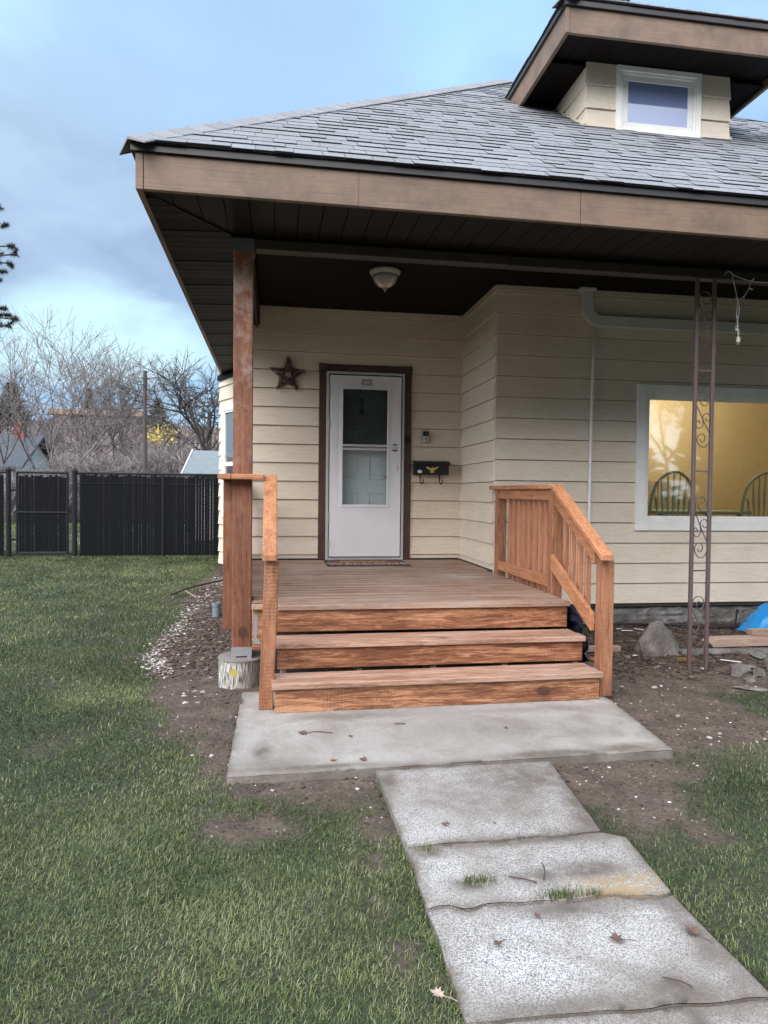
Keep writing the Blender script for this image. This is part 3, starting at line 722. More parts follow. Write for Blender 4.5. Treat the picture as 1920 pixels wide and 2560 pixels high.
walls = [((XL, YD), (XI, YD), .585, 3.44, .632, [DOOR]), ((XI, YD), (XI, YR), .585, 3.44, .632, []),
         ((XI, YR), (XR, YR), .228, 3.44, .230, [WIN]), ((XL, 10.05), (XL, YD), .24, 3.42, .632, []), ]
cm = MB()
for p0, p1, z0, z1, sm, ops in walls:
    mb = MB(); siding(mb, p0, p1, z0, z1, sm, ops); mb.build('wall', M_siding, house, bevel=.0015)
    core(cm, p0, p1, z0-.03, z1, ops)
# bay on the left side
BW = [(-.82, 11.05), (XL, 10.05)]
bL = math.hypot(.47, 1.0)
bop = (.13, .80, .95, 2.62)
mb = MB(); siding(mb, BW[0], BW[1], .24, 3.20, .632-CE, [bop]); mb.build('wall', M_siding, house, bevel=.0015)
mb = MB(); siding(mb, (-.82, 13.2), (-.82, 11.05), .24, 3.20, .632-CE, []); mb.build('wall', M_siding, house)
core(cm, BW[0], BW[1], .1, 3.2, [bop]); core(cm, (-.82, 13.2), (-.82, 11.05), .1, 3.2)
cm.box(-.30, 7.9, 14.0, 14.1, 0, 3.4); cm.box(XR-.1, XR, 6.9, 14, 0, 3.4)
cm.build('wall_sheathing', M_core, house)
# corner battens where the siding meets
mb = MB(); mb.box(XI-.022, XI-.004, YD-.020, YD-.003, .585, 3.41); mb.build('corner_trim', M_siding, house)
mb = MB(); mb.box(XL+.02, XI-.01, YD-.012, YD-.002, .575, .592); mb.build('base_flashing', M_matb, house)
# foundation
mb = MB()
nxx, nzz = 120, 12
vs = [(XI-.1+(XR-XI+.1)*i/nxx, YR+.055+.022*mnoise.noise(Vector((i*.35, k*.6, 0)))+.016*mnoise.noise(Vector((i*.9, k*1.5, 5)))-.02*(1-k/nzz), -.1+.36*k/nzz) for i in range(nxx+1) for k in range(nzz+1)]
mb.add(vs, [(i*(nzz+1)+k, (i+1)*(nzz+1)+k, (i+1)*(nzz+1)+k+1, i*(nzz+1)+k+1) for i in range(nxx) for k in range(nzz)])
mb.build('foundation', M_found, house)
mb = MB(); mb.box(XL+.05, XR-.1, YD+.02, 14, -.1, .58); mb.box(XL+.04, XI, YD-.001, YD+.02, -.1, .55); mb.box(-.78, XL+.05, 11.1, 13, -.1, .24)
mb.build('foundation', M_found, house)

# front fascia, drip edge, side fascia
def bent(mb, xs, y0, y1, z0, z1, r=.5):
    for a, b in zip(xs[:-1], xs[1:]):
        A, B = sag(a), sag(b)
        mb.hexa([(a, y0, z0+A), (b, y0, z0+B), (a, y1, z0+A), (b, y1, z0+B), (a, y0, z1+A), (b, y0, z1+B), (a, y1, z1+A), (b, y1, z1+B)], r)
FX0, FY, FZ0, FZ1 = -.805, 4.3076, 3.085, 3.295
mb = MB(); bent(mb, [FX0+.045, .5, 1.93], FY, FY+.035, FZ0, FZ1, .3); bent(mb, [1.933, 4, XR+.5], FY, FY+.035, FZ0, FZ1, .7)
mb.build('fascia', M_fascia, house, bevel=.003)
mb = MB(); bent(mb, [FX0, FX0+.043], FY-.003, FY+.032, FZ0-.002, FZ1, .5); mb.build('corner_board', M_fascia, house, bevel=.002)
mb = MB(); mb.box(FX0, FX0+.035, FY+.034, 14.2, FZ0+.006, FZ1+.006); mb.build('fascia', M_fascia, house, bevel=.003)
mb = MB(); bent(mb, [FX0-.025, 1, 3, XR+.5], FY-.022, FY+.01, FZ1+.001, FZ1+.048)
mb.box(FX0-.025, FX0+.01, FY+.011, 14.2, FZ1+.009, FZ1+.056); mb.build('drip_edge', M_drip, house)
# soffits: sloping boards between fascia and beam
BY, BX, SZ = 5.0, -.300, 3.105
mb = MB(); x = FX0+.04
def sof(x, y, lift=0):       # sloping soffit height for the front strip
    return FZ0+.010+(SZ-FZ0)*(y-FY)/(BY-FY)+lift
while x < XR:
    x1 = x+.146; yend = BY
    y0 = FY+.036
    def yh(xx): return min(BY, FY+(xx-FX0)/(BX-FX0)*(BY-FY))
    a, b = yh(x), yh(x1)
    if a > y0+.01:
        mb.hexa([(x, y0, sof(x, y0)), (x1, y0, sof(x, y0)), (x, a, sof(x, a)), (x1, b, sof(x, b)), (x, y0, sof(x, y0)+.01), (x1, y0, sof(x, y0)+.01), (x, a, sof(x, a)+.01), (x1, b, sof(x, b)+.01)])
    x = x1+.006
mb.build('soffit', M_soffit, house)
mb, md = MB(), MB(); y = FY+.04; kk = 0
def sofl(x): return FZ0+.012+(SZ-FZ0)*(x-FX0)/(BX-FX0)
while y < 14:
    w = .098 if kk % 5 < 4 else .20
    def xh(yy): return min(BX, FX0+(yy-FY)/(BY-FY)*(BX-FX0))
    a, b = xh(y), xh(y+w); x0 = FX0+.036; t_ = MB() if kk % 5 == 4 else mb; dz = .004 if kk % 5 == 4 else 0
    if a > x0:
        t_.hexa([(x0, y, sofl(x0)+dz), (a, y, sofl(a)+dz), (x0, y+w, sofl(x0)+dz), (b, y+w, sofl(b)+dz), (x0, y, sofl(x0)+.012), (a, y, sofl(a)+.012), (x0, y+w, sofl(x0)+.012), (b, y+w, sofl(b)+.012)])
        if kk % 5 == 4: t_.build('soffit_vent', M_soffit_d, house)
    y += w+.008; kk += 1
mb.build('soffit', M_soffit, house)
mb = MB(); mb.tube([(FX0+.05, FY+.05, FZ0+.012), (BX, BY, SZ+.002)], .008, 4); mb.build('soffit_mitre_strip', M_soffit, house)
mb = MB(); mb.box(FX0+.01, BX, FY+.05, 14, SZ+.03, SZ+.04); mb.build('soffit_backing', M_soffit_d, house)
mb = MB(); mb.box(BX, XR, FY+.04, BY, SZ+.03, SZ+.04); mb.build('soffit_backing', M_soffit_d, house)
# beams
mb = MB(); mb.box(BX, XR, BY, BY+.14, 3.092, 3.40); mb.box(BX, BX+.135, BY+.141, YD, 3.20, 3.40); mb.build('beam', M_beam, house)
mb = MB(); mb.box(-.135, 1.70, BY-.004, BY+.10, 3.022, 3.089); mb.box(1.703, XR, BY-.003, BY+.10, 3.020, 3.0885)
mb.box(-.21, -.186, BY+.142, YD-.02, 3.165, 3.235); mb.build('beam_board', M_beamlo, house, bevel=.003)
# dark band along the top of the bay
mb = MB(); mb.prism([(-.86, 11.02, 3.02), (XL, 9.94, 3.02), (XL, 9.94, 3.098), (-.86, 11.02, 3.098)], (.02, .02, 0)); mb.build('bay_frieze', M_beam, house)
# porch ceiling
mb = MB(); y = BY+.142
while y < YD-.01:
    y1 = min(y+.085, YD-.002); mb.box(BX+.136, XR, y, y1-.004, 3.412, 3.43); y = y1
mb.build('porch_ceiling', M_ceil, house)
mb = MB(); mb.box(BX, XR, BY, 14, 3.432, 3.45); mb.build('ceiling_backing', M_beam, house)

# roof
def shingles(mb, P0, ud, sd_, rows, fl, fr, expo=.128, start=0):
    ud = Vector(ud).normalized(); sv = Vector(sd_).normalized(); nv = ud.cross(sv).normalized()
    if nv.z < 0: nv = -nv
    P0 = Vector(P0)
    for i in range(rows):
        s0 = i*expo+start; a, b = fl(s0), fr(s0)
        if b-a < .05: continue
        u = a-rng.random()*.2
        wob = rng.uniform(-.003, .003)
        while u < b:
            w = rng.choice((.11, .14, .17, .21, .25))*rng.uniform(.9, 1.1)
            u0, u1 = max(u, a), min(u+w-.003, b); u += w
            if u1-u0 < .02: continue
            th = rng.choice((.007, .008, .012, .013)); lip = rng.choice((0, 0, .004, .009))
            sg = lambda q: Vector((0, 0, sag(P0.x+q))) if SAGON[0] else Vector((0, 0, 0))
            pt = lambda q, s_, h: P0+ud*q+sv*s_+nv*h+sg(q)
            s1 = s0+expo+.015
            v8 = [pt(u0, s0-lip+wob, 0), pt(u1, s0-lip+wob, 0), pt(u0, s1, 0), pt(u1, s1, 0), pt(u0, s0-lip+wob, th), pt(u1, s0-lip+wob, th), pt(u0, s1, .004), pt(u1, s1, .004)]
            mb.add(v8, [(4, 5, 7, 6)]); mb.add(v8, [(0, 1, 5, 4), (0, 4, 6, 2), (1, 3, 7, 5)], -1.)
SAGON = [True]
TP = .737; E0 = Vector((FX0-.03, FY-.04, FZ1+.050)); ang = math.atan(TP)
APX, APY = 2.74, 8.37
cs = math.cos(ang)
def fl(s): return (s*cs)*(APX-E0.x)/(APY-E0.y)
def fr(s):
    y = E0.y+s*cs
    return min(XR+.5, APX+(APY-y)/.395)-E0.x if y > 5 else XR+.5-E0.x
mb = MB(); shingles(mb, E0, (1, 0, 0), (0, 1, TP), 40, fl, fr)
mb.build('roof', M_shingle, house)
za = E0.z+(APY-E0.y)*TP
mb = MB()
SAGP = lambda p: (p[0], p[1], p[2]+sag(p[0])-.006)
f_a = [(E0.x, E0.y, E0.z), (XR+.5, E0.y, E0.z), (XR+.5, 6.2, E0.z+(6.2-E0.y)*TP), (APX, APY, za)]
mb.add([SAGP(p) for p in f_a], [(0, 1, 2, 3)])
mb.build('roof_sheathing', M_deckwood, house)
mb = MB(); mb.add([(E0.x, E0.y, E0.z), (APX, APY, za-.01), (APX, 14.3, za-.01), (E0.x, 14.3, E0.z)], [(0, 1, 2, 3)])
mb.add([(APX, APY, za-.01), (XR+.5, 6.2, E0.z+(6.2-E0.y)*TP-.01), (XR+.5, 12, 3.5), (APX, 14.3, za-.01)], [(0, 1, 2, 3)])
mb.build('roof', M_shingle, house)
# hip cap shingles
def hipcaps(mb, a, b, left_n, right_n, n, w=.13):
    a, b = Vector(a), Vector(b); d = (b-a); L = d.length; d /= L
    for i in range(n):
        p = a+d*(L*i/n-.01); q = a+d*(L*(i+1)/n+.03)
        l, r_ = Vector(left_n), Vector(right_n)
        hp = .010
        U = Vector((0, 0, 1))
        v = [p+l*w, p+l*w+U*hp, p+U*(hp+.006), p+r_*w+U*hp, p+r_*w, q+l*w+U*.004, q+U*.012, q+r_*w+U*.004, p]
        mb.add(v, [(1, 2, 6, 5), (2, 3, 7, 6), (0, 1, 2, 8), (8, 2, 3, 4), (0, 5, 1), (3, 7, 4)])
hipd = Vector((APX-E0.x, APY-E0.y, za-E0.z)).normalized()
def wing(hd, eave):   # direction in the plane, away from the hip, perpendicular to it
    e = Vector(eave); w = e-hd*e.dot(hd); return w.normalized()
mb = MB(); hipcaps(mb, E0+Vector((0, 0, .012)), (APX, APY, za+.012), wing(hipd, (0, 1, 0)), wing(hipd, (1, 0, 0)), 38)
mb.build('hip_cap', M_shingle, house)

# dormer (a part of the house, its pieces sub-parts)
DX0, DX1, DY = 2.745, 4.14, 6.052
def roofz(y): return E0.z+(y-E0.y)*TP
mb = MB(); mb.prism([(DX0+.01, DY+.005, roofz(DY)-.05), (DX0+.01, 6.95, roofz(6.95)-.05), (DX0+.01, 6.95, 5.23), (DX0+.01, DY+.005, 5.23)], (DX1-DX0-.02, 0, 0))
dorm = mb.build('dormer', M_core, house)
ORG[dorm.name] = Vector(HO)
def sub(mb, name, M, **k):
    o = mb.build(name, M, dorm, **k); return o
dwo = (3.022-DX0, 3.846-DX0, 4.602, 5.209)
mb = MB(); siding(mb, (DX0, DY), (DX1, DY), 4.645, 5.222, 4.60, [dwo], joints=False)
a0 = 4.60
# side wall boards cut to the roof slope
for k in range(4):
    zb = a0+k*CE; zt = min(zb+CE, 5.222)
    if zb > 5.2: continue
    yb = DY+max(0, (zb-4.66)/TP); yt = DY+max(0, (zt-4.66)/TP)
    z0_ = max(zb+.003, 4.645)
    t0, t1 = .017, .004
    mb.add([(DX0-t0, DY-.014, z0_), (DX0-t0, max(yb, DY+.02), z0_), (DX0-t1, yt+.02, zt), (DX0-t1, DY-.004, zt),
            (DX0+.01, DY-.01, z0_), (DX0+.01, max(yb, DY+.02), z0_), (DX0+.01, yt+.02, zt), (DX0+.01, DY-.004, zt)],
           [(0, 3, 2, 1), (0, 1, 5, 4), (0, 4, 7, 3), (3, 7, 6, 2)])
    mb.add([(DX1+t0, DY-.014, z0_), (DX1+t0, max(yb, DY+.02), z0_), (DX1+t1, yt+.02, zt), (DX1+t1, DY-.004, zt),
            (DX1-.01, DY-.01, z0_), (DX1-.01, max(yb, DY+.02), z0_), (DX1-.01, yt+.02, zt), (DX1-.01, DY-.004, zt)],
           [(0, 1, 2, 3), (0, 4, 5, 1), (0, 3, 7, 4), (3, 2, 6, 7)])
sub(mb, 'siding', M_siding)
mb = MB(); mb.tube([(DX0-.02, DY-.02, 4.655), (DX0-.02, 6.88, 5.25)], .016, 4)
sub(mb, 'side_flashing', M_siding)
mb = MB(); mb.tube([(DX1+.02, DY-.02, 4.655), (DX1+.02, 6.88, 5.25)], .016, 4)
sub(mb, 'side_flashing', M_siding)
mb = MB(); mb.box(DX0-.01, DX0+.26, DY-.035, DY-.002, 4.585, 4.642); mb.box(DX1-.26, DX1+.01, DY-.035, DY-.002, 4.575, 4.64); mb.box(DX0+.26, DX1-.26, DY-.03, DY, 4.575, 4.60)
sub(mb, 'flashing', M_flash)
def frame(mb, x0, x1, z0, z1, w, y0, y1, wb=None):
    wb = wb or w
    mb.box(x0, x1, y0, y1, z1-w, z1); mb.box(x0, x1, y0, y1, z0, z0+wb)
    mb.box(x0, x0+w, y0+.0005, y1, z0+wb, z1-w); mb.box(x1-w, x1, y0+.0005, y1, z0+wb, z1-w)
mb = MB(); frame(mb, 3.022, 3.846, 4.602, 5.209, .045, DY-.035, DY+.02); frame(mb, 3.0675, 3.8005, 4.6475, 5.1635, .022, DY-.022, DY+.03)
wn = sub(mb, 'window', M_trimw, bevel=.002)
mb = MB(); frame(mb, 3.09, 3.778, 4.67, 5.141, .052, DY-.012, DY+.03); sub(mb, 'window_sash', M_trimw, bevel=.003)
mb = MB(); mb.box(3.141, 3.727, DY-.006, DY+.002, 4.721, 5.09); sub(mb, 'pane', M_skypane)
# dormer eave
DF, DXA, DXB, DZ0, DZ1 = 5.60, 2.352, 4.533, 5.152, 5.364
SAGON[0] = False
mb = MB(); mb.box(DXA+.035, DXB-.035, DF, DF+.03, DZ0, DZ1); mb.box(DXA, DXA+.0345, DF-.003, 6.98, DZ0, DZ1); mb.box(DXB-.0345, DXB, DF-.003, 6.98, DZ0, DZ1)
sub(mb, 'fascia', M_fascia, bevel=.003)
mb = MB(); mb.box(DXA-.022, DXB+.022, DF-.024, DF+.0, DZ1+.001, DZ1+.05); mb.box(DXA-.022, DXA+.0, DF+.001, 7.4, DZ1+.001, DZ1+.05); mb.box(DXB, DXB+.022, DF+.001, 7.4, DZ1+.001, DZ1+.05)
sub(mb, 'drip_edge', M_drip)
mb = MB(); x = DXA+.036
while x < DXB-.05:
    mb.hexa([(x, DF+.031, DZ0+.006), (x+.146, DF+.031, DZ0+.006), (x, DY-.003, 5.222), (x+.146, DY-.003, 5.222), (x, DF+.031, DZ0+.016), (x+.146, DF+.031, DZ0+.016), (x, DY-.003, 5.232), (x+.146, DY-.003, 5.232)]); x += .15
for (a, b) in ((DXA+.036, DX0-.004), (DX1+.004, DXB-.036)):
    mb.box(a, b, DY-.001, 7.2, 5.18, 5.19)
sub(mb, 'soffit', M_ceil)
dz = DZ1+.05; dEx0, dEx1 = DXA-.03, DXB+.03; half = (dEx1-dEx0)/2; dEy = DF-.03
mb = MB(); shingles(mb, (dEx0, dEy, dz), (1, 0, 0), (0, 1, TP), int(half/cs/.128)+1, lambda s: s*cs, lambda s: 2*half-s*cs)
shingles(mb, (dEx0, 8.9, dz), (0, -1, 0), (1, 0, TP), int(half/cs/.128)+1, lambda s: 0, lambda s: 8.9-dEy-s*cs)
sub(mb, 'roof', M_shingle)
xc = (dEx0+dEx1)/2; zr = dz+half*TP
mb = MB(); mb.add([(dEx0, dEy, dz-.004), (dEx1, dEy, dz-.004), (xc, dEy+half, zr-.004), (xc, 8.9, zr-.004), (dEx0, 8.9, dz-.004), (dEx1, 8.9, dz-.004)], [(0, 1, 2), (0, 2, 3, 4), (1, 5, 3, 2)])
sub(mb, 'roof_sheathing', M_deckwood)
hd = Vector((half, half, half*TP)).normalized(); hd2 = Vector((-half, half, half*TP)).normalized()
mb = MB(); hipcaps(mb, (dEx0, dEy, dz+.014), (xc, dEy+half, zr+.014), wing(hd, (0, 1, 0)), wing(hd, (1, 0, 0)), 13)
hipcaps(mb, (dEx1, dEy, dz+.014), (xc, dEy+half, zr+.014), wing(hd2, (-1, 0, 0)), wing(hd2, (0, 1, 0)), 13)
sub(mb, 'hip_cap', M_shingle)
SAGON[0] = True

# front door: brown trim, aluminium frame, storm door, inner door
mb = MB()
mb.box(.498, .581, YD-.032, YD+.02, .578, 2.70); mb.box(1.478, 1.5616, YD-.032, YD+.02, .578, 2.70)
mb.box(.585, 1.474, YD-.032, YD+.02, 2.712, 2.795)
trim = mb.build('door_trim', M_brown, house, bevel=.003)
for xa in (.494, 1.474):
    mb = MB(); mb.box(xa, xa+.092, YD-.040, YD+.02, 2.702, 2.798)
    mb.lathe((0, 0, 0), [(.001, 0), (.034, 0), (.034, .006), (.022, .002), (.012, .008), (.001, .010)], 20)
    n_ = 20*6
    for q in range(len(mb.v)-n_, len(mb.v)):
        p = mb.v[q]; mb.v[q] = (xa+.046+p[0], YD-.040-p[2], 2.750+p[1])
    mb.build('rosette', M_brown, trim, bevel=.001)
mb = MB(); mb.box(1.500, 1.546, YD-.047, YD-.033, 1.928, 2.010); mb.build('latch_plate', M_black, trim)
mb = MB(); frame(mb, .582, 1.477, .578, 2.711, .028, YD-.050, YD+.03, .014); 
mb.box(.611, 1.448, YD-.03, YD+.03, .592, .606)
mb.build('storm_door_frame', M_alu, house, bevel=.002)
mb = MB()
dx0, dx1, dz0, dz1 = .622, 1.436, .616, 2.668
for (a, b, c_, d_) in cells(dx0, dx1, dz0, dz1, [(.766, 1.279, 1.207, 2.518)]): mb.box(a, b, YD-.058, YD-.030, c_, d_)
sd_o = mb.build('storm_door', M_door, house)
mb = MB(); frame(mb, .745, 1.300, 1.180, 2.540, .0225, YD-.066, YD-.0585); frame(mb, .70, 1.345, 1.145, 2.580, .004, YD-.0605, YD-.0585)
mb.build('pane_frame', M_door, sd_o, bevel=.003)
mb = MB(); mb.box(.768, 1.277, YD-.066, YD-.045, 1.868, 1.892); mb.box(.772, 1.273, YD-.062, YD-.043, 1.826, 1.852); mb.build('mid_rail', M_alu, sd_o, bevel=.003)
mb = MB(); mb.box(.767, 1.278, YD-.048, YD-.045, 1.208, 2.517); mb.build('pane', M_glass, sd_o)
mb = MB(); mb.box(.767, 1.278, YD-.040, YD-.039, 1.868, 2.517); mb.build('sheer_layer', M_sheer, sd_o)  # dark see-through layer behind the upper half of the pane
for z_ in (.72, 1.02, 2.08, 2.46):
    mb = MB(); mb.box(dx0-.010, dx0-.001, YD-.066, YD-.051, z_, z_+.085); mb.build('hinge', M_alu, sd_o)
mb = MB(); [mb.lathe((0, 0, 0), [(.006, 0), (.006, .002)], 10) for _ in range(3)]
for q in range(3):
    for w in range(20):
        p = mb.v[q*20+w]; mb.v[q*20+w] = (1.399+p[0]+.004*(q % 2), YD-.0585-p[2], 1.655-.023*q+p[1])
mb.build('latch_hole', M_black, sd_o)
mb = MB(); mb.box(.60, 1.46, YD+.045, YD+.085, .60, 2.71)
for (a, b, c_, d_) in ((.66, .945, 2.2, 2.5), (1.075, 1.36, 2.2, 2.5), (.70, .945, 1.50, 2.05), (1.075, 1.36, 1.50, 2.05), (.70, .945, .75, 1.35), (1.075, 1.36, .75, 1.35)):
    frame(mb, a, b, c_, d_, .018, YD+.034, YD+.046); mb.box(a+.045, b-.045, YD+.037, YD+.046, c_+.045, d_-.045)
idr = mb.build('inner_door', M_inner, house, bevel=.004)
mb = MB(); mb.lathe((0, 0, 0), [(.001, 0), (.035, 0), (.038, .01), (.02, .02), (.001, .02)], 16); mb.lathe((0, .0, 0), [(.001, 0), (.032, 0), (.034, .01), (.001, .02)], 16)
h_ = 16*5
for q in range(len(mb.v)):
    p = mb.v[q]; mb.v[q] = (.998+p[0]*.75, YD+.034-p[2], (2.385 if q < h_ else 2.275)+p[1]*1.1)
mb.box(.985, 1.011, YD+.015, YD+.034, 2.29, 2.37); mb.build('door_knocker', M_black, idr)
mb = MB(); mb.tube([(1.30, YD+.04, 1.53), (1.30, YD-.005, 1.53), (1.25, YD-.005, 1.527)], .010, 8); mb.build('handle', M_pewter, idr)
# sign and sticker: top-level
def MW(x, y, z): return Matrix.Translation((x, y, z)) @ Matrix.Rotation(R(90), 4, 'X')
mb = MB(); mb.box(.978, 1.093, YD-.0605, YD-.0585, 2.561, 2.629)
sg_ = thing('sign', (1.035, YD-.06, 2.595), 'small beware of dog sign at the top of the white storm door', 'sign')
mb.build('sign_plate', M_sticker, sg_)
mb = MB(); mb.text('BEWARE', .033, MW(1.0355, YD-.0612, 2.612), .0006, .92); mb.text('OF DOG', .035, MW(1.0355, YD-.0612, 2.580), .0006, .98)
frame(mb, .9785, 1.0925, 2.5615, 2.6285, .003, YD-.0614, YD-.0606)
mb.build('lettering', M_ink, sg_)
st = thing('sticker', (1.368, YD-.06, 1.862), 'octagonal blue and white security sticker beside the storm door pane', 'sticker')
oc = [(.0475*math.cos(R(22.5+45*i)), .0475*math.sin(R(22.5+45*i))) for i in range(8)]
mb = MB(); mb.prism([(1.368+a, YD-.0595, 1.862+b) for a, b in oc], (0, -.001, 0)); mb.build('sticker_plate', M_white, st)
mb = MB(); mb.prism([(1.3295, YD-.0606, 1.886), (1.4065, YD-.0606, 1.886), (1.3862, YD-.0606, 1.9059), (1.3498, YD-.0606, 1.9059)], (0, -.0008, 0)); mb.build('blue_band', M_blue, st)
mb = MB(); mb.prism([(1.3498, YD-.0606, 1.8181), (1.3862, YD-.0606, 1.8181), (1.4065, YD-.0606, 1.838), (1.3295, YD-.0606, 1.838)], (0, -.0008, 0)); mb.build('dark_band', M_navy, st)
mb = MB(); mb.text('ring', .036, MW(1.368, YD-.0612, 1.863), .0006); mb.build('lettering', M_navy, st)

# big front window
win_o = MB()
y0w = YR-.036
def wframe():
    mb = MB()
    mb.box(3.67, 6.9, y0w, YR+.02, 2.385, 2.487); mb.box(3.67, 6.9, y0w, YR+.02, .985, 1.088)
    mb.box(3.67, 3.771, y0w+.0005, YR+.02, 1.088, 2.385); mb.box(6.8, 6.9, y0w+.0005, YR+.02, 1.088, 2.385)
    return mb.build('window', M_trimw, house, bevel=.003)
wo = wframe()
mb = MB(); frame(mb, 3.7715, 6.7995, 1.0885, 2.3845, .018, YR-.022, YR+.05); frame(mb, 3.790, 6.781, 1.107, 2.366, .028, YR-.008, YR+.05); mb.build('window_sash', M_trimw, wo, bevel=.002)
mb = MB(); mb.box(3.818, 6.753, YR+.010, YR+.016, 1.135, 2.338); mb.build('pane', M_glass, wo)
# bay window
bd = Vector((.47, -1.0, 0)).normalized(); bn = Vector((bd.y, -bd.x, 0))
Mb = Matrix(((bd.x, -bn.x, 0, -.82), (bd.y, -bn.y, 0, 11.05), (0, 0, 1, 0), (0, 0, 0, 1)))
def bfr(mb, x0, x1, z0, z1, w, y0, y1):
    for a in ((x0, x1, z1-w, z1), (x0, x1, z0, z0+w), (x0, x0+w, z0+w, z1-w), (x1-w, x1, z0+w, z1-w)): mb.box(a[0], a[1], y0, y1, a[2], a[3], Mb)
mb = MB(); bfr(mb, .13, .80, .95, 2.62, .075, -.03, .02); bfr(mb, .205, .725, 1.025, 2.545, .03, -.018, .04); mb.box(.235, .695, -.014, .03, 1.72, 1.78, Mb)
bw = mb.build('window', M_trimw, house)
mb = MB(); mb.box(.236, .694, .005, .01, 1.056, 2.514, Mb); mb.build('pane', M_mirror, bw)

# room behind the big window
mb = MB(); mb.box(3.0, 8.0, 9.6, 9.65, .4, 3.2); mb.box(3.0, 3.05, 6.9, 9.6, .4, 3.2); mb.box(8.0, 8.05, 6.9, 9.6, .4, 3.2)
mb.build('room_wall', M_room, house)
mb = MB(); mb.box(3.0, 8.0, 6.9, 9.6, .38, .42); mb.build('room_floor', M_old, house)
mb = MB(); mb.box(3.0, 8.0, 6.9, 9.6, 3.2, 3.22); mb.build('room_ceiling', M_cream, house)
lp = bpy.data.lights.new('room_lamp', 'POINT'); lp.energy = 33; lp.color = (1, .86, .62); lp.shadow_soft_size = .12
lo = bpy.data.objects.new('room_lamp', lp); COL.objects.link(lo); lo.location = (5.5, 8.4, 2.75)
lamp = thing('pendant_lamp', (5.5, 8.4, 2.6), 'small lit pendant lamp glowing inside behind the big front window', 'lamp')
mb = MB(); mb.lathe((4.95, 8.9, 1.95), [(.01, -.05), (.045, -.03), (.055, .0), (.04, .04), (.01, .05)], 14)
mb.build('bulb', mat('lit_bulb', lambda t: t.n('ShaderNodeEmission', None, Color=(1, .72, .30), Strength=9.)), lamp, smooth=True)
mb = MB(); mb.tube([(4.95, 8.9, 2.0), (4.95, 8.9, 3.19)], .006, 6); mb.build('cord', M_black, lamp)
def catmull(P, n=8):
    P = [Vector(p) for p in P]; P = [P[0]]+P+[P[-1]]; out_ = []
    for i in range(1, len(P)-2):
        for j in range(n):
            u = j/n; a, b, c, d = P[i-1:i+3]
            out_.append(.5*((2*b)+(c-a)*u+(2*a-5*b+4*c-d)*u*u+(3*b-a-3*c+d)*u**3))
    return out_+[P[-2]]
def windsor(cx, cy, label):
    t_ = thing('windsor_chair', (cx, cy, .42), label, 'chair', 'windsor chairs inside the front window')
    mb = MB(); mb.lathe((cx, cy+.2, .86), [(.01, 0), (.20, 0), (.22, .02), (.2, .04), (.01, .04)], 20); mb.build('seat', M_cgreen, t_)
    hoop = [(cx-.27, cy, .9), (cx-.275, cy-.01, 1.25), (cx-.20, cy-.03, 1.50), (cx, cy-.05, 1.625), (cx+.20, cy-.03, 1.50), (cx+.275, cy-.01, 1.25), (cx+.27, cy, .9)]
    mb = MB(); mb.tube(catmull(hoop, 6), .017, 8); mb.build('hoop', M_cgreen, t_, smooth=True)
    for k in range(7):
        a = (k-3)/3; x0 = cx+a*.17; x1 = cx+a*.235; zt = 1.61-.16*a*a-(.12 if abs(a) > .9 else 0)
        mb = MB(); mb.tube([(x0, cy, .9), (x0*.6+x1*.4, cy-.02, 1.18), (x0*.4+x1*.6, cy-.02, 1.28), (x1, cy-.03, zt)], [.008, .010, .016, .007], 6); mb.build('spindle', M_cgreen, t_)
    for sx in (-1, 1):
        for sy in (-1, 1):
            mb = MB(); mb.tube([(cx+sx*.14, cy+.2+sy*.13, .86), (cx+sx*.2, cy+.2+sy*.2, .42)], .016, 6); mb.build('leg', M_cgreen, t_)
windsor(4.54, 7.5, 'green hoop back chair behind the glass, left of the iron column')
windsor(5.70, 7.5, 'green hoop back chair behind the glass, right of the iron column')
tb = thing('dining_table', (5.1, 8.1, .42), 'dark green table top seen between the two chairs behind the glass', 'table')
mb = MB(); mb.box(4.5, 5.75, 7.75, 8.6, 1.13, 1.17); mb.build('table_top', M_cgreen, tb, bevel=.01)
for sx in (4.6, 5.65):
    for sy in (7.85, 8.5): mb = MB(); mb.tube([(sx, sy, .42), (sx, sy, 1.13)], .03, 8); mb.build('leg', M_cgreen, tb)
cu_ = MB()
for i in range(26):
    x = 5.05+i*.03; cu_.box(x, x+.028, 9.1+.02*math.sin(i*1.3), 9.13+.02*math.sin(i*1.3), .45, 1.55)
tag(cu_.build('curtain', M_cream, origin=(5.4, 9.1, .45)), 'pale half curtain glimpsed inside behind the front window', 'curtain')

# ------------------------------------------------------------------ porch deck and steps
deck = thing('porch_deck', (1.06, 4.3, 0), 'red brown stained wooden porch deck with three wide front steps', 'porch deck')
Y1, RUN = 4.281, .2695
def board(mb, x0, x1, yl, yr, dy, z0, z1):
    mb.hexa([(x0, yl, z0), (x1, yr, z0), (x0, yl+dy, z0), (x1, yr+dy, z0), (x0, yl, z1), (x1, yr, z1), (x0, yl+dy, z1), (x1, yr+dy, z1)])
steps = [(.187, -.006, 2.134, -.022, .030), (.373, .012, 2.127, -.006, .012)]
zprev = .004
for i, (zt, xa, xb, yl, yr) in enumerate(steps):
    fy = Y1+RUN*i
    mb = MB(); d = .136; z0 = zt-.036
    board(mb, xa, xb, fy-.03+yl, fy-.03+yr, d, z0, zt); board(mb, xa+.012, xb-.01, fy-.03+yl+d+.006, fy-.03+yr+d+.006, d-.002, z0, zt-.001)
    mb.build('tread', M_tread, deck, bevel=.005, seg=2)
    mb = MB(); board(mb, xa+.02, xb-.012, fy+yl, fy+yr, .036, zprev, z0-.002)
    mb.build('riser', M_riser, deck, bevel=.003)
    zprev = zt+.012
fy = Y1+2*RUN
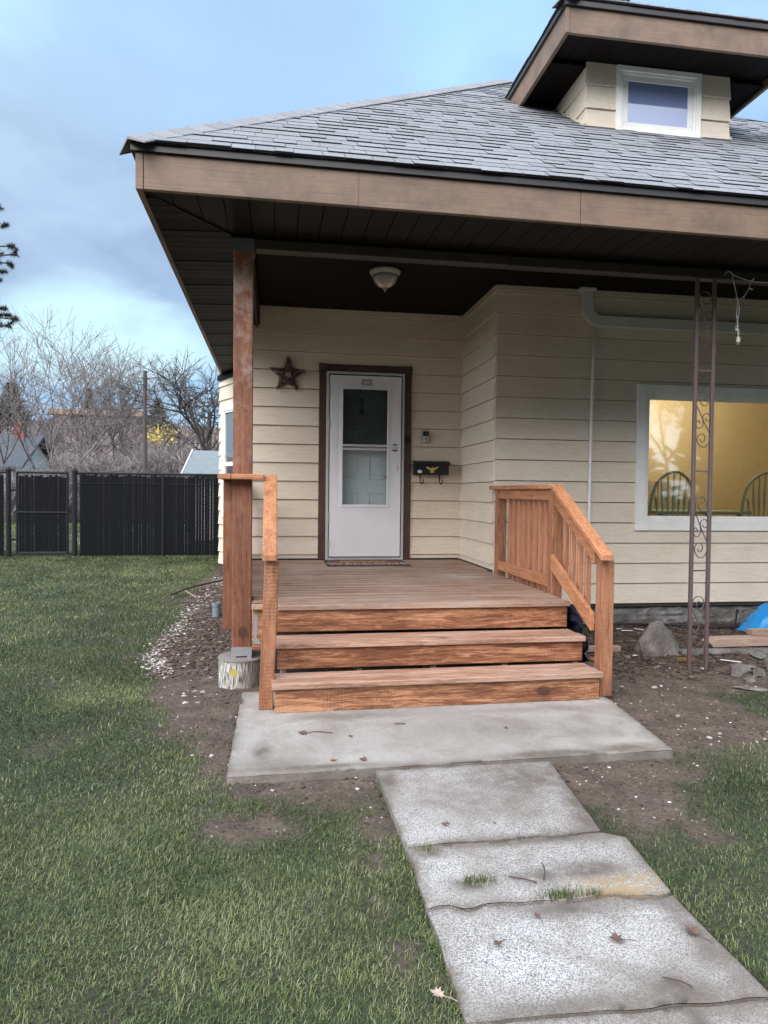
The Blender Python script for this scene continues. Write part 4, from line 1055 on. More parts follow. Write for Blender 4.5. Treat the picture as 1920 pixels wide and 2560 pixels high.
mb = MB(); board(mb, .03, 2.112, fy, fy, .036, zprev, .537-.002); mb.build('riser', M_riser, deck, bevel=.003)
for xs in (.05, .55, 1.05, 1.55, 2.06):
    mb = MB(); mb.box(xs, xs+.038, Y1+.04, fy, .0, .148); mb.box(xs, xs+.038, Y1+RUN+.04, fy-.001, .147, .335); mb.build('stringer', M_old, deck)
# deck boards
mb = MB(); y = fy-.03; first = True
while y < YD-.03:
    w = .138; y1 = min(y+w, YD-.02)
    xr_ = 2.126 if y < YR-.02 else XI-.012
    xl_ = .033 if first else (-.142 if y < 5.135 else -.262)
    mb.box(xl_, xr_+rng.uniform(-.004, .004), y, y1, .537 if first else .539, .573 if first else .5725)
    y = y1+.009; first = False
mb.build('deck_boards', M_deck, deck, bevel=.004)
mb = MB(); mb.box(-.145, .030, 4.845, 4.888, .537, .572); mb.build('deck_end_board', M_tread, deck, bevel=.003)
for a in ((-.143, .03, 4.90, 4.938, .25, .536), (-.262, -.224, 5.142, YD-.03, .27, .5385), (2.086, 2.124, 4.90, YR-.01, .33, .5385)):
    mb = MB(); mb.box(*a); mb.build('rim_joist', M_riser, deck, bevel=.003)
mb = MB()
hp = [(-.130, .503), (-.110, .503), (-.110, .49), (-.103, .483), (-.103, .455), (-.109, .445), (-.109, .42), (-.103, .412), (-.103, .39), (-.109, .38), (-.109, .335), (-.081, .30), (-.081, .29), (-.130, .29)]
mb.prism([(a, 4.897, b) for a, b in hp][::-1], (0, .003, 0)); mb.build('joist_hanger', M_galv, deck)
# dark fabric and stones under the right edge
vs = []; nn, mm = 40, 14
for i in range(nn+1):
    for k in range(mm+1):
        yy = 4.72+1.95*i/nn; w = mnoise.noise(Vector((yy*7, k*.5, 3)))*.07+mnoise.noise(Vector((yy*19, k*.9, 8)))*.03
        vs.append((2.13+.10*math.sin(k/mm*2.4)+w, yy+w*.4, .02+.52*(1-k/mm)+mnoise.noise(Vector((yy*9, 0, k)))*.03*(k/mm)))
fo = MB(); fo.add(vs, [(i*(mm+1)+k, (i+1)*(mm+1)+k, (i+1)*(mm+1)+k+1, i*(mm+1)+k+1) for i in range(nn) for k in range(mm)])
tag(fo.build('landscape_fabric', M_fabric, origin=(2.15, 5, 0), smooth=False), 'crumpled dark blue black sheeting stuffed under the right edge of the deck', 'plastic sheet')

# ------------------------------------------------------------------ railings
def sbar(mb, x0, x1, ya, za_, yb, zb_, h, vert=True, r=None):   # sloped bar between (ya,za_) and (yb,zb_), top edge given, depth h downwards
    mb.hexa([(x0, ya, za_-h), (x1, ya, za_-h), (x0, yb, zb_-h), (x1, yb, zb_-h), (x0, ya, za_), (x1, ya, za_), (x0, yb, zb_), (x1, yb, zb_)], r)
rr_ = thing('railing', (2.18, 5.2, 0), 'long wooden railing right of the steps, level by the wall then sloping down', 'railing', 'wooden porch railings')
def part(mb, name, M, p, **k): return mb.build(name, M, p, **k)
mb = MB(); mb.box(2.150, 2.239, 4.365, 4.452, .003, .912); part(mb, 'newel_post', M_newel, rr_, bevel=.004)
mb = MB(); mb.box(2.1265, 2.2145, 5.158, 5.247, .30, 1.384); part(mb, 'newel_post', M_newel, rr_, bevel=.004)
mb = MB(); mb.box(2.1265, 2.2145, 6.50, 6.589, .30, 1.384); part(mb, 'newel_post', M_newel, rr_, bevel=.004)
mb = MB(); mb.box(2.103, 2.192, 5.165, 6.72, 1.386, 1.424); part(mb, 'handrail', M_raily, rr_, bevel=.006, seg=2)
mb = MB(); sbar(mb, 2.108, 2.197, 4.295, .954, 5.162, 1.426, .040); part(mb, 'handrail', M_raily, rr_, bevel=.006, seg=2)
mb = MB(); mb.box(2.136, 2.1735, 5.249, 6.498, 1.300, 1.3855); part(mb, 'top_rail', M_raily, rr_, bevel=.003)
mb = MB(); sbar(mb, 2.136, 2.1735, 4.454, .998, 5.156, 1.382, .118); part(mb, 'top_rail', M_raily, rr_, bevel=.003)
mb = MB(); mb.box(2.136, 2.1735, 5.249, 6.498, .615, .703); part(mb, 'bottom_rail', M_raily, rr_, bevel=.003)
mb = MB(); sbar(mb, 2.118, 2.149, 4.454, .545, 5.165, .885, .118); part(mb, 'bottom_rail', M_raily, rr_, bevel=.003)
for i in range(8):
    y = 5.418+.1265*i
    mb = MB(); mb.box(2.1745, 2.2125, y, y+.038, .53, 1.3835); part(mb, 'baluster', M_bal, rr_, bevel=.004)
for i in range(4):
    y = 5.035-.128*i; zt = .935+(y-4.295)*.545
    mb = MB(); mb.box(2.1745, 2.2125, y, y+.038, zt-.62, zt-.0); part(mb, 'baluster', M_bal, rr_, bevel=.004)
lr = thing('railing', (0, 4.7, 0), 'short sloping wooden railing left of the steps running back past the porch post', 'railing', 'wooden porch railings')
mb = MB()
mb.hexa([(-.084, 4.335, .004), (.004, 4.335, .004), (-.084, 4.424, .004), (.004, 4.424, .004), (-.052, 4.335, .918), (.036, 4.335, .918), (-.052, 4.424, .918), (.036, 4.424, .918)])
part(mb, 'newel_post', M_newel, lr, bevel=.004)
mb = MB(); mb.box(-.357, -.268, 5.155, 5.244, .345, 1.424); part(mb, 'newel_post', M_post, lr, bevel=.004)
mb = MB(); mb.box(-.378, -.290, 4.90, YD-.03, 1.4255, 1.462); part(mb, 'handrail', M_raily, lr, bevel=.005, seg=2)
mb = MB(); mb.box(-.288, -.068, 4.905, 4.992, 1.424, 1.461); part(mb, 'handrail', M_railx, lr, bevel=.005, seg=2)
mb = MB(); sbar(mb, -.0665, .0225, 4.295, .961, 4.99, 1.462, .040); part(mb, 'handrail', M_raily, lr, bevel=.006, seg=2)
mb = MB(); sbar(mb, -.058, -.020, 4.426, 1.02, 4.988, 1.418, .10); part(mb, 'top_rail', M_raily, lr, bevel=.003)
mb = MB(); mb.box(-.357, -.319, 5.246, YD-.03, 1.33, 1.4245); part(mb, 'top_rail', M_raily, lr)
mb = MB(); mb.box(-.357, -.319, 5.246, YD-.03, .615, .70); part(mb, 'bottom_rail', M_raily, lr)
y = 5.36
while y < YD-.1:
    mb = MB(); mb.box(-.3185, -.2805, y, y+.038, .575, 1.42); part(mb, 'baluster', M_bal, lr); y += .128

# ------------------------------------------------------------------ porch post, pier
pp = thing('porch_post', (-.217, 5.07, .17), 'tall red brown timber post holding up the left corner of the porch roof', 'post')
mb = MB(); mb.box(-.2835, -.1505, 5.0, 5.133, .205, 3.028)
part(mb, 'post', M_post, pp, bevel=.006, seg=2)
mb = MB(); mb.box(-.2885, -.1455, 4.995, 4.999, .188, .250); mb.box(-.2885, -.1455, 5.134, 5.138, .188, .25); mb.box(-.27, -.165, 5.0, 5.13, .170, .176)
mb.box(-.2885, -.255, 4.992, 5.0, .166, .186); mb.box(-.179, -.1455, 4.992, 5.0, .166, .186); mb.box(-.2885, -.1455, 4.999, 5.134, .186, .190)
for a, b in ((-.272, .24), (-.245, .245), (-.217, .238), (-.162, .241)): mb.lathe((a, 0, 0), [(.0035, 0), (.0035, .001)], 8); L_ = len(mb.v); mb.v[L_-16:] = [(a+(p[0]-a), 4.994-p[2], b+p[1]) for p in mb.v[L_-16:]]
part(mb, 'post_base', M_galv, pp)
mb = MB(); mb.box(-.290, -.145, 4.996, 4.9995, 3.00, 3.088); mb.box(-.2905, -.287, 5.0, 5.13, 3.0, 3.088); mb.box(-.1435, -.140, 5.0, 5.13, 3.0, 3.088)
for a, b in ((-.265, 3.068), (-.170, 3.066), (-.217, 3.045), (-.215, 3.02)): mb.box(a, a+.007, 4.993, 4.996, b, b+.007)
mb.box(-.2835, -.1505, 5.002, 5.13, 3.03, 3.0915)
part(mb, 'post_cap', simple('shaded_steel', (.16, .17, .18), .5, .3), pp)  # steel darkened in its colour to carry the shade under the beam
mb = MB(); mb.lathe((-.217, 5.09, -.08), [(.02, 0), (.160, 0), (.162, .05), (.163, .235), (.168, .238), (.168, .250), (.02, .252)], 40)
tag(mb.build('concrete_pier', M_pier, origin=(-.217, 5.09, 0), bevel=.002), 'round concrete pier streaked with white paper under the porch post', 'pier')

# ------------------------------------------------------------------ iron column
ic = thing('iron_column', (3.29, 5.03, 0), 'brown wrought iron scroll column standing in front of the big window', 'column')
for x in (3.205, 3.349):
    mb = MB(); mb.box(x, x+.027, 5.02, 5.047, -.03, 3.02); part(mb, 'leg', M_iron, ic, bevel=.003)
mb = MB(); mb.box(3.19, 3.39, 5.0, 5.06, 3.012, 3.0195); part(mb, 'top_plate', M_iron, ic)
for z in (2.317, 1.538, .763, 2.215, .72+0):
    if z in (2.215, .72): continue
    mb = MB(); mb.box(3.232, 3.349, 5.027, 5.041, z-.006, z+.006); part(mb, 'rung', M_iron, ic)
A_ = [(325, 1180), (400, 1305), (480, 1450), (560, 1580), (625, 1690), (632, 1760), (605, 1860), (550, 1925), (480, 1940), (405, 1905), (352, 1830), (358, 1750), (410, 1705), (480, 1705), (520, 1750), (515, 1810), (470, 1845), (430, 1825), (418, 1790)]
B_ = [(330, 1110), (335, 1040), (375, 975), (450, 945), (530, 965), (580, 1030), (578, 1110), (535, 1165), (480, 1175), (425, 1140), (415, 1085), (450, 1040), (495, 1045)]
C_ = [(478, 1500), (462, 1430), (475, 1360), (520, 1320), (580, 1315), (620, 1370), (612, 1430), (570, 1450), (530, 1425), (522, 1400)]
D_ = [(468, 1400), (478, 1470), (465, 1545), (420, 1588), (365, 1590), (325, 1550), (325, 1485), (355, 1450), (390, 1465), (405, 1500)]
for z1, z0 in ((2.925, 2.515), (2.142, 1.725), (1.340, .862), (.560, .135)):
    mb = MB()
    for P in (A_, B_, C_, D_):
        mb.tube(catmull([(3.234+(a-320)/300*.113, 5.034, z1-(b-945)/995*(z1-z0)) for a, b in P], 5), .004, 6, flat=(0, 1, 0))
    part(mb, 'scroll', M_iron, ic, smooth=True)

# ------------------------------------------------------------------ things on the house walls
# gutter leader elbow
mb = MB()
def sweep(mb, P, h, y0, y1):
    P = [Vector(p) for p in P]; n = len(P); vs = []
    for i, p in enumerate(P):
        d = (P[min(i+1, n-1)]-P[max(i-1, 0)]).normalized(); nn_ = Vector((-d.z, 0, d.x))
        for a, y in ((1, y0), (1, y1), (-1, y1), (-1, y0)): vs.append(p+nn_*h*a+Vector((0, y-p.y, 0)))
    mb.add(vs, [(i*4+j, i*4+(j+1) % 4, (i+1)*4+(j+1) % 4, (i+1)*4+j) for i in range(n-1) for j in range(4)]+[(3, 2, 1, 0), tuple((n-1)*4+j for j in range(4))])
sweep(mb, [(3.083, 6.7, 3.43)]+[(3.233-.15*math.cos(R(q*9)), 6.7, 3.24-.15*math.sin(R(q*9))) for q in range(11)]+[(XR, 6.7, 3.10)], .056, 6.665, 6.745)
ds = thing('downspout', (3.1, 6.7, 3.3), 'grey green metal rain pipe curving from the porch ceiling along the wall top', 'downspout')
part(mb, 'pipe', M_duct, ds, bevel=.006)
mb = MB(); mb.box(3.000, 3.166, 6.65, 6.755, 3.385, 3.411); part(mb, 'collar', M_duct, ds, bevel=.004)
cd = thing('conduit', (3.17, 6.74, .6), 'thin white conduit running down the siding left of the window', 'pipe')
mb = MB(); mb.tube([(3.188, 6.726, 3.04), (3.172, 6.726, 2.4), (3.166, 6.726, 1.9), (3.163, 6.726, 1.1), (3.160, 6.726, .30)], .0155, 10); part(mb, 'pipe', M_conduit, cd, smooth=True)
mb = MB()
for z in (2.335, .9): mb.tube([(3.172, 6.726, z-.012), (3.172, 6.726, z+.012)], .020, 10); mb.box(3.135, 3.155, 6.738, 6.744, z-.01, z+.01)
part(mb, 'bracket', M_conduit, cd)
# ceiling light
cl = thing('ceiling_light', (1.01, 6.53, 3.41), 'small unlit bowl light with finial on the dark porch ceiling', 'ceiling light')
mb = MB(); mb.lathe((1.01, 6.53, 3.41), [(.02, 0), (.143, 0), (.146, -.012), (.140, -.028), (.126, -.034), (.122, -.046), (.02, -.046)], 32); part(mb, 'base', M_pewter, cl, smooth=True)
mb = MB(); mb.lathe((1.01, 6.53, 3.364), [(.118, 0), (.112, -.03), (.092, -.068), (.06, -.096), (.025, -.112), (.006, -.115)], 32); part(mb, 'bowl', M_frost, cl, smooth=True)
mb = MB(); mb.lathe((1.01, 6.53, 3.25), [(.005, 0), (.018, -.004), (.016, -.014), (.006, -.020), (.009, -.028), (.004, -.038), (.001, -.04)], 14); part(mb, 'finial', M_pewter, cl, smooth=True)
# star of twigs
stt = thing('twig_star', (.147, 7.98, 2.66), 'brown twig star hanging on the siding left of the door', 'wall decoration')
cx, cz, rad = .150, 2.648, .178
tip = [(cx+rad*math.sin(R(72*i+2)), cz+rad*math.cos(R(72*i+2))) for i in range(5)]
r5 = random.Random(4)
for i in range(5):
    a, b = tip[i], tip[(i+2) % 5]; mb = MB()
    for k in range(15):
        j = lambda s_=.014: r5.uniform(-s_, s_)
        e0, e1 = r5.uniform(-.02, .09), r5.uniform(-.02, .09); dxx, dzz = b[0]-a[0], b[1]-a[1]
        pa = Vector((a[0]-dxx*e0+j(.018), 7.975+j(.01), a[1]-dzz*e0+j(.018))); pb = Vector((b[0]+dxx*e1+j(.018), 7.975+j(.01), b[1]+dzz*e1+j(.018)))
        q1 = pa.lerp(pb, .33)+Vector((j(), -.004*(i % 3)+j(.004), j())); q2 = pa.lerp(pb, .66)+Vector((j(), j(.004), j()))
        mb.tube([pa, q1, q2, pb], [.0015, .0028, .0028, .0012], 5)
    part(mb, 'twig_bundle', M_twig, stt)
mb = MB()
for i in (1, 3, 4):
    p = Vector((tip[i][0], 7.972, tip[i][1])).lerp(Vector((cx, 7.972, cz)), .16)
    mb.tube([p+Vector((.020*math.cos(w), .016*math.sin(w), .006*math.sin(w*2))) for w in [k*.7 for k in range(10)]], .0022, 5)
part(mb, 'tie', M_twigl, stt)
mb = MB(); mb.tube([(cx-.008, 7.985, cz+.18), (cx-.035, 7.975, cz+.03)], .003, 5); part(mb, 'cord', M_twigl, stt)
# doorbell
db = thing('doorbell', (1.733, 7.98, 1.99), 'black and silver video doorbell on the siding above the mailbox', 'doorbell')
mb = MB(); mb.box(1.699, 1.767, 7.968, 8.006, 1.925, 2.060); part(mb, 'body', M_black, db, bevel=.006, seg=2)
mb = MB(); mb.box(1.702, 1.764, 7.963, 7.969, 1.929, 2.006); part(mb, 'face_plate', M_silver, db, bevel=.003)
mb = MB(); mb.tube([(1.733+.013*math.cos(w*.5236), 7.9625, 1.972+.013*math.sin(w*.5236)) for w in range(13)], .0028, 6); part(mb, 'button', M_navy, db)
mb = MB(); mb.lathe((0, 0, 0), [(.001, 0), (.011, 0), (.010, .003), (.001, .004)], 14); mb.v = [(1.733+p[0], 7.968-p[2], 2.036+p[1]) for p in mb.v]; part(mb, 'lens', M_mirror, db)
# mailbox
mx = thing('mailbox', (1.79, 7.95, 1.56), 'black wall mailbox with gold eagle and two newspaper hooks', 'mailbox')
mb = MB(); mb.prism([(1.588, 8.005, 1.557), (1.588, 7.905, 1.557), (1.588, 7.895, 1.575), (1.588, 7.895, 1.672), (1.588, 8.005, 1.70)], (.404, 0, 0)); part(mb, 'body', M_black, mx, bevel=.004, seg=2)
mb = MB(); mb.prism([(1.574, 8.006, 1.722), (1.574, 7.915, 1.713), (1.574, 7.878, 1.690), (1.574, 7.872, 1.668), (1.574, 7.880, 1.668), (1.574, 7.890, 1.684), (1.574, 7.92, 1.703), (1.574, 8.006, 1.710)], (.430, 0, 0)); part(mb, 'lid', M_black, mx, bevel=.002)
for x in (1.668, 1.896):
    mb = MB(); mb.tube([(x, 7.965, 1.56), (x, 7.965, 1.49), (x+.002, 7.95, 1.462), (x+.014, 7.92, 1.455), (x+.022, 7.905, 1.47), (x+.022, 7.90, 1.505)], .007, 8); part(mb, 'hook', M_black, mx, smooth=True)
eg = [(0, .030), (.006, .026), (.010, .016), (.022, .021), (.040, .032), (.062, .038), (.076, .036), (.066, .026), (.058, .018), (.050, .011), (.040, .005), (.030, .0), (.018, -.004), (.012, -.010), (.022, -.020), (.030, -.024), (.020, -.030), (.010, -.026), (.006, -.036)]
eg = eg+[(-a, b) for a, b in eg[::-1] if a > 0]
mb = MB()
rf = eg[1:19]; half_r = [(0, .030)]+rf+[(0, -.034)]
for sgn in (1, -1):
    pts_ = [(1.792+sgn*a, 7.893, 1.612+b) for a, b in half_r]
    mb.prism(pts_ if sgn > 0 else pts_[::-1], (0, -.004, 0))
mb.lathe((0, 0, 0), [(.001, 0), (.012, 0), (.010, .004), (.001, .006)], 12); L_ = len(mb.v); mb.v[L_-48:] = [(1.792+p[0], 7.889-p[2], 1.608+p[1]*1.5) for p in mb.v[L_-48:]]
mb.lathe((0, 0, 0), [(.001, 0), (.006, 0), (.005, .003), (.001, .005)], 10); L_ = len(mb.v); mb.v[L_-40:] = [(1.797+p[0], 7.889-p[2], 1.642+p[1]) for p in mb.v[L_-40:]]
part(mb, 'eagle_emblem', M_gold, mx)
mb = MB(); mb.lathe((0, 0, 0), [(.001, 0), (.026, 0), (.024, .002), (.001, .003)], 20); mb.v = [(1.648+p[0]*1.05, 7.893-p[2], 1.592+p[1]*.75) for p in mb.v]; part(mb, 'round_patch', M_white, mx)
# doormat
dm = thing('doormat', (1.0, 7.6, .573), 'worn maroon doormat reading WELCOME at the storm door', 'doormat')
mb = MB(); mb.box(.553, 1.447, 7.27, 7.90, .5735, .580); part(mb, 'border', M_matb, dm, bevel=.003)
mb = MB(); mb.box(.590, 1.41, 7.315, 7.86, .5805, .5835); part(mb, 'field', M_mat, dm)
MF = Matrix.Translation((1.0, 7.46, .5840)) @ Matrix.Scale(1.18, 4, (0, 1, 0))
mb = MB(); mb.text('WELCOME', .175, MF, .001, 1.05); part(mb, 'lettering', M_matt, dm)
mb = MB()
for (x, y) in ((.80, 7.66), (.86, 7.70), (.93, 7.66), (.99, 7.71), (1.06, 7.66), (1.13, 7.70), (1.2, 7.66), (.75, 7.70)):
    for k in range(5):
        w = k*1.256; mb.lathe((x+.022*math.cos(w), y+.022*math.sin(w), .5842), [(.016, 0), (.014, .001)], 8)
part(mb, 'flower', M_maty, dm)
# light string hanging from the beam
ls = thing('string_lights', (3.5, 4.97, 3.04), 'white mini light string with ivory plug dangling from the porch beam', 'string lights')
yy = 4.985
P1 = [(3.414, yy, 3.047), (3.43, yy, 3.066), (3.455, yy, 3.074), (3.482, yy, 3.053), (3.55, yy, 3.03), (3.635, yy, 3.012), (3.72, yy, 3.007), (3.9, yy, 3.012), (4.4, yy, 3.03), (5.0, yy, 3.02)]
P2 = [(3.478, yy, 3.045), (3.484, yy-.01, 2.99), (3.502, yy-.012, 2.92), (3.522, yy-.01, 2.855), (3.536, yy-.012, 2.80), (3.532, yy-.01, 2.745), (3.525, yy-.01, 2.70), (3.53, yy-.01, 2.65), (3.537, yy-.01, 2.61), (3.531, yy-.01, 2.575)]
P3 = [(3.635, yy, 3.012), (3.615, yy-.01, 2.955), (3.569, yy-.012, 2.886), (3.524, yy-.01, 2.853), (3.521, yy-.005, 2.80), (3.514, yy-.01, 2.748), (3.521, yy-.01, 2.70), (3.528, yy-.005, 2.65), (3.530, yy-.01, 2.60), (3.531, yy-.01, 2.575)]
for P in (P1, P2, P3):
    mb = MB(); mb.tube(catmull(P, 5), .0034, 6); part(mb, 'wire', M_wire, ls, smooth=True)
for (x, z, dx, dz_) in ((3.614, 2.953, .03, -.012), (3.569, 2.884, .004, -.012), (3.522, 2.86, -.022, .018), (3.521, 2.825, -.003, -.02), (3.635, 3.012, .022, .022), (3.519, 2.66, -.016, -.012)):
    mb = MB(); mb.tube([(x, yy-.012, z), (x+dx*.6, yy-.014, z+dz_*.6), (x+dx, yy-.014, z+dz_)], [.0035, .0055, .002], 7); part(mb, 'bulb', M_wire, ls)
mb = MB(); mb.box(3.507, 3.521, yy-.02, yy-.008, 2.622, 2.637); part(mb, 'cord_tag', M_white, ls)
mb = MB(); mb.hexa([(3.516, yy-.024, 2.533), (3.540, yy-.024, 2.529), (3.516, yy-.004, 2.533), (3.540, yy-.004, 2.529), (3.520, yy-.024, 2.577), (3.543, yy-.024, 2.574), (3.520, yy-.004, 2.577), (3.543, yy-.004, 2.574)]); part(mb, 'plug', M_ivory, ls, bevel=.003)
mb = MB(); mb.box(3.522, 3.525, yy-.017, yy-.011, 2.516, 2.532); mb.box(3.532, 3.535, yy-.017, yy-.011, 2.516, 2.532); part(mb, 'prong', M_gold, ls)

# ------------------------------------------------------------------ things on the ground, right
def hz(x, y): return float(height(np.array([x]), np.array([y]))[0])
def rock(name, c, dims, M, label, cat, seed, group=None, rot=0., flatten=1., n=26):
    r = random.Random(seed); import bmesh
    bm = bmesh.new()
    for _ in range(n):
        v = Vector((r.gauss(0, 1), r.gauss(0, 1), r.gauss(0, 1))).normalized()
        q = max(abs(v.x), abs(v.y), abs(v.z)); v = v*(.65+.35/q)*r.uniform(.85, 1.05)
        bm.verts.new((v.x*dims[0]/2, v.y*dims[1]/2, v.z*dims[2]/2))
    g = bmesh.ops.convex_hull(bm, input=bm.verts)
    bmesh.ops.delete(bm, geom=list({e for e in g['geom_interior'] if isinstance(e, bmesh.types.BMVert)}), context='VERTS')
    bmesh.ops.subdivide_edges(bm, edges=bm.edges[:], cuts=2, use_grid_fill=True)
    for v in bm.verts: v.co += v.normal*mnoise.noise(v.co*18+Vector((seed, 0, 0)))*min(dims)*.05
    bmesh.ops.rotate(bm, verts=bm.verts, matrix=Matrix.Rotation(rot, 3, 'Z'))
    me = bpy.data.meshes.new(name); bm.to_mesh(me); bm.free(); me.materials.append(M)
    o = bpy.data.objects.new(name, me); COL.objects.link(o); o.location = c; ORG[o.name] = Vector(c)
    return tag(o, label, cat, group)
# the boulder is shaped by hand: pointed top, two big slanting faces
bx, by = 3.24, 5.55
hull = [(-.20, .02, 0), (-.17, -.10, .02), (-.03, -.17, .0), (.12, -.15, .0), (.20, -.04, .04), (.19, .08, .0), (0, .16, 0), (-.15, .12, 0), (-.17, -.02, .14), (-.03, -.03, .30), (.02, -.03, .295), (.13, .0, .21), (.20, .02, .11), (-.04, -.13, .12), (-.01, -.09, .21), (.10, -.13, .09), (.04, .08, .22), (-.10, .08, .18)]
import bmesh
bm = bmesh.new(); [bm.verts.new(p) for p in hull]; g = bmesh.ops.convex_hull(bm, input=bm.verts)
bmesh.ops.delete(bm, geom=[e for e in g['geom_interior'] if isinstance(e, bmesh.types.BMVert)], context='VERTS')
bmesh.ops.subdivide_edges(bm, edges=bm.edges[:], cuts=5, use_grid_fill=True)
for v in bm.verts: v.co += v.normal*(mnoise.noise(v.co*9)*.022+mnoise.noise(v.co*22)*.010+mnoise.noise(v.co*55)*.005)
me = bpy.data.meshes.new('boulder'); bm.to_mesh(me); bm.free(); me.materials.append(M_rockm)
o = bpy.data.objects.new('boulder', me); COL.objects.link(o); o.location = (bx, by, hz(bx, by)-.02)
tag(o, 'large pointed grey brown rock left of the iron column', 'rock')
def lumber(name, a, b, w, h, M, label, cat='board', group=None, z=None, chamf=0):
    a, b = Vector(a), Vector(b); d = (b-a); L = d.length; an = math.atan2(d.y, d.x)
    z = z if z is not None else max(hz(*a[:2]), hz(*b[:2]))+.004
    T = Matrix.Translation((a.x, a.y, z)) @ Matrix.Rotation(an, 4, 'Z')
    mb = MB()
    mb.prism([T @ Vector(p) for p in [(0+chamf, 0, 0), (L, 0, 0), (L, 0, h), (chamf*2.2, 0, h), (0, 0, h*.5)]][::1], (T.to_3x3() @ Vector((0, w, 0))))
    return tag(mb.build(name, M, origin=(a.x, a.y, z), bevel=.004), label, cat, group)
lumber('board', (3.80, 5.63), (5.4, 5.63), .14, .075, M_old, 'thick weathered board lying on the soil right of the iron column', z=.015, chamf=.03)
lumber('board', (4.27, 5.72), (5.6, 5.70), .09, .05, M_old, 'shorter board laid on top of the thick weathered board', z=.092)
mb = MB(); T = Matrix.Rotation(0, 4, 'Z')
tag((lambda m_: m_)(lumber('edging_stone', (3.42, 5.44), (5.6, 5.36), .10, .045, M_found, 'long grey concrete edging strip half sunk in the soil behind the column', 'edging', z=-.012)), None)
lumber('lumber_offcut', (2.60, 5.13), (2.40, 5.60), .085, .038, M_railx, 'sawn lumber offcut poking out behind the right newel post', 'offcut', z=.01)
lumber('lumber_offcut', (2.55, 5.60), (2.93, 5.57), .05, .05, M_old, 'short weathered block lying behind the sawn offcut', 'offcut', z=.01)
rock('cinder_stone', (2.24, 4.72, .06), (.14, .2, .18), M_rockm, 'broken pale stone leaning under the steps at the right', 'stone', 5, rot=.4)
for k, (x, y, dx, dy, dz, lab) in enumerate([
        (3.52, 4.86, .20, .13, .10, 'leftmost dark broken stone in the pile beside the lawn'), (3.66, 4.80, .16, .12, .07, 'flat dark stone in the middle of the broken pile'),
        (3.86, 4.92, .22, .16, .13, 'biggest dark stone at the right edge of the broken pile'), (3.34, 4.47, .26, .10, .03, 'thin flat slab lying nearest the lawn edge'),
        (3.78, 4.68, .13, .09, .06, 'small grey stone in front of the broken pile'), (4.02, 5.28, .26, .15, .06, 'pale flat block behind the broken stone pile'),
        (3.48, 4.66, .10, .07, .05, 'small loose stone just above the thin flat slab'), (3.68, 5.0, .18, .11, .04, 'flat mossy stone behind the broken pile')]):
    rock('broken_stone', (x, y, hz(x, y)+dz*.3), (dx, dy, dz), M_found if 'pale' in lab else M_stone, lab, 'stone', 20+k, 'broken stones by the right flower bed', rot=k*.9, n=14)
# blue tarp bundle
vs = []; nn = 36
for i in range(nn+1):
    for j in range(nn+1):
        u, v = i/nn*2-1, j/nn*2-1; r_ = min(1, math.hypot(u, v)); h = .30*(1-r_**1.6)
        x = 5.02+u*.40+.03*mnoise.noise(Vector((u*4, v*4, 0))); y = 6.35+v*.26
        vs.append((x, y, .01+max(0, h)+(.035*mnoise.noise(Vector((u*5, v*5, 3)))+.02*abs(mnoise.noise(Vector((u*12, v*12, 7)))))*(1-r_**4)))
mb = MB(); mb.add(vs, [(i*(nn+1)+j, (i+1)*(nn+1)+j, (i+1)*(nn+1)+j+1, i*(nn+1)+j+1) for i in range(nn) for j in range(nn)])
tag(mb.build('tarp', M_tarp, origin=(5.02, 6.35, 0), smooth=True), 'bunched bright blue plastic tarp on the bed by the foundation', 'tarp')
# drip hose along the foundation and riser
mb = MB(); mb.tube(catmull([(2.3, 6.62, .03), (3.0, 6.66, .032), (3.42, 6.69, .035), (4.0, 6.62, .032), (4.5, 6.45, .03), (5.6, 6.55, .03), (7.5, 6.6, .03)], 8), .011, 8)
tag(mb.build('drip_hose', M_hose, origin=(4, 6.6, .03), smooth=True), 'black irrigation hose lying along the foot of the foundation', 'hose')
rs = thing('irrigation_riser', (4.57, 6.39, 0), 'thin black upright irrigation riser near the blue tarp', 'irrigation riser')
mb = MB(); mb.tube([(4.57, 6.39, -.02), (4.585, 6.39, .10), (4.60, 6.39, .19)], .009, 8); part(mb, 'stem', M_hose, rs)
mb = MB(); mb.lathe((4.60, 6.39, .185), [(.006, 0), (.015, .004), (.015, .018), (.008, .022), (.008, .034), (.001, .036)], 10); part(mb, 'nozzle', M_hose, rs)
mb = MB(); mb.tube(catmull([(4.58, 6.39, .06), (4.64, 6.38, .10), (4.75, 6.37, .09), (4.84, 6.36, .03)], 6), .003, 5); part(mb, 'tubing', M_hose, rs)
for a, b, lab in (((3.39, 6.44), (3.50, 6.42), 'white plastic strip lying flat on the bark chips'), ((3.38, 6.52), (3.46, 6.53), 'short white strip above the flat one on the chips'), ((3.56, 6.52), (3.62, 6.43), 'slanted white strip touching the flat one'), ((3.60, 5.20), (3.72, 5.10), 'thin white sliver right of the iron column foot'), ((2.95, 5.40), (3.0, 5.42), 'tiny white scrap in front of the big rock')):
    lumber('plastic_scrap', a, b, .012, .008, M_white, lab, 'scrap', 'white scraps on the bed', z=hz(*a)+.012)
lumber('brick_fragment', (3.24, 5.24), (3.36, 5.17), .05, .03, simple('rusty_ribbed_metal', (.16, .09, .035), .7), 'rusty brown fragment at the left foot of the iron column', 'fragment', z=.0)
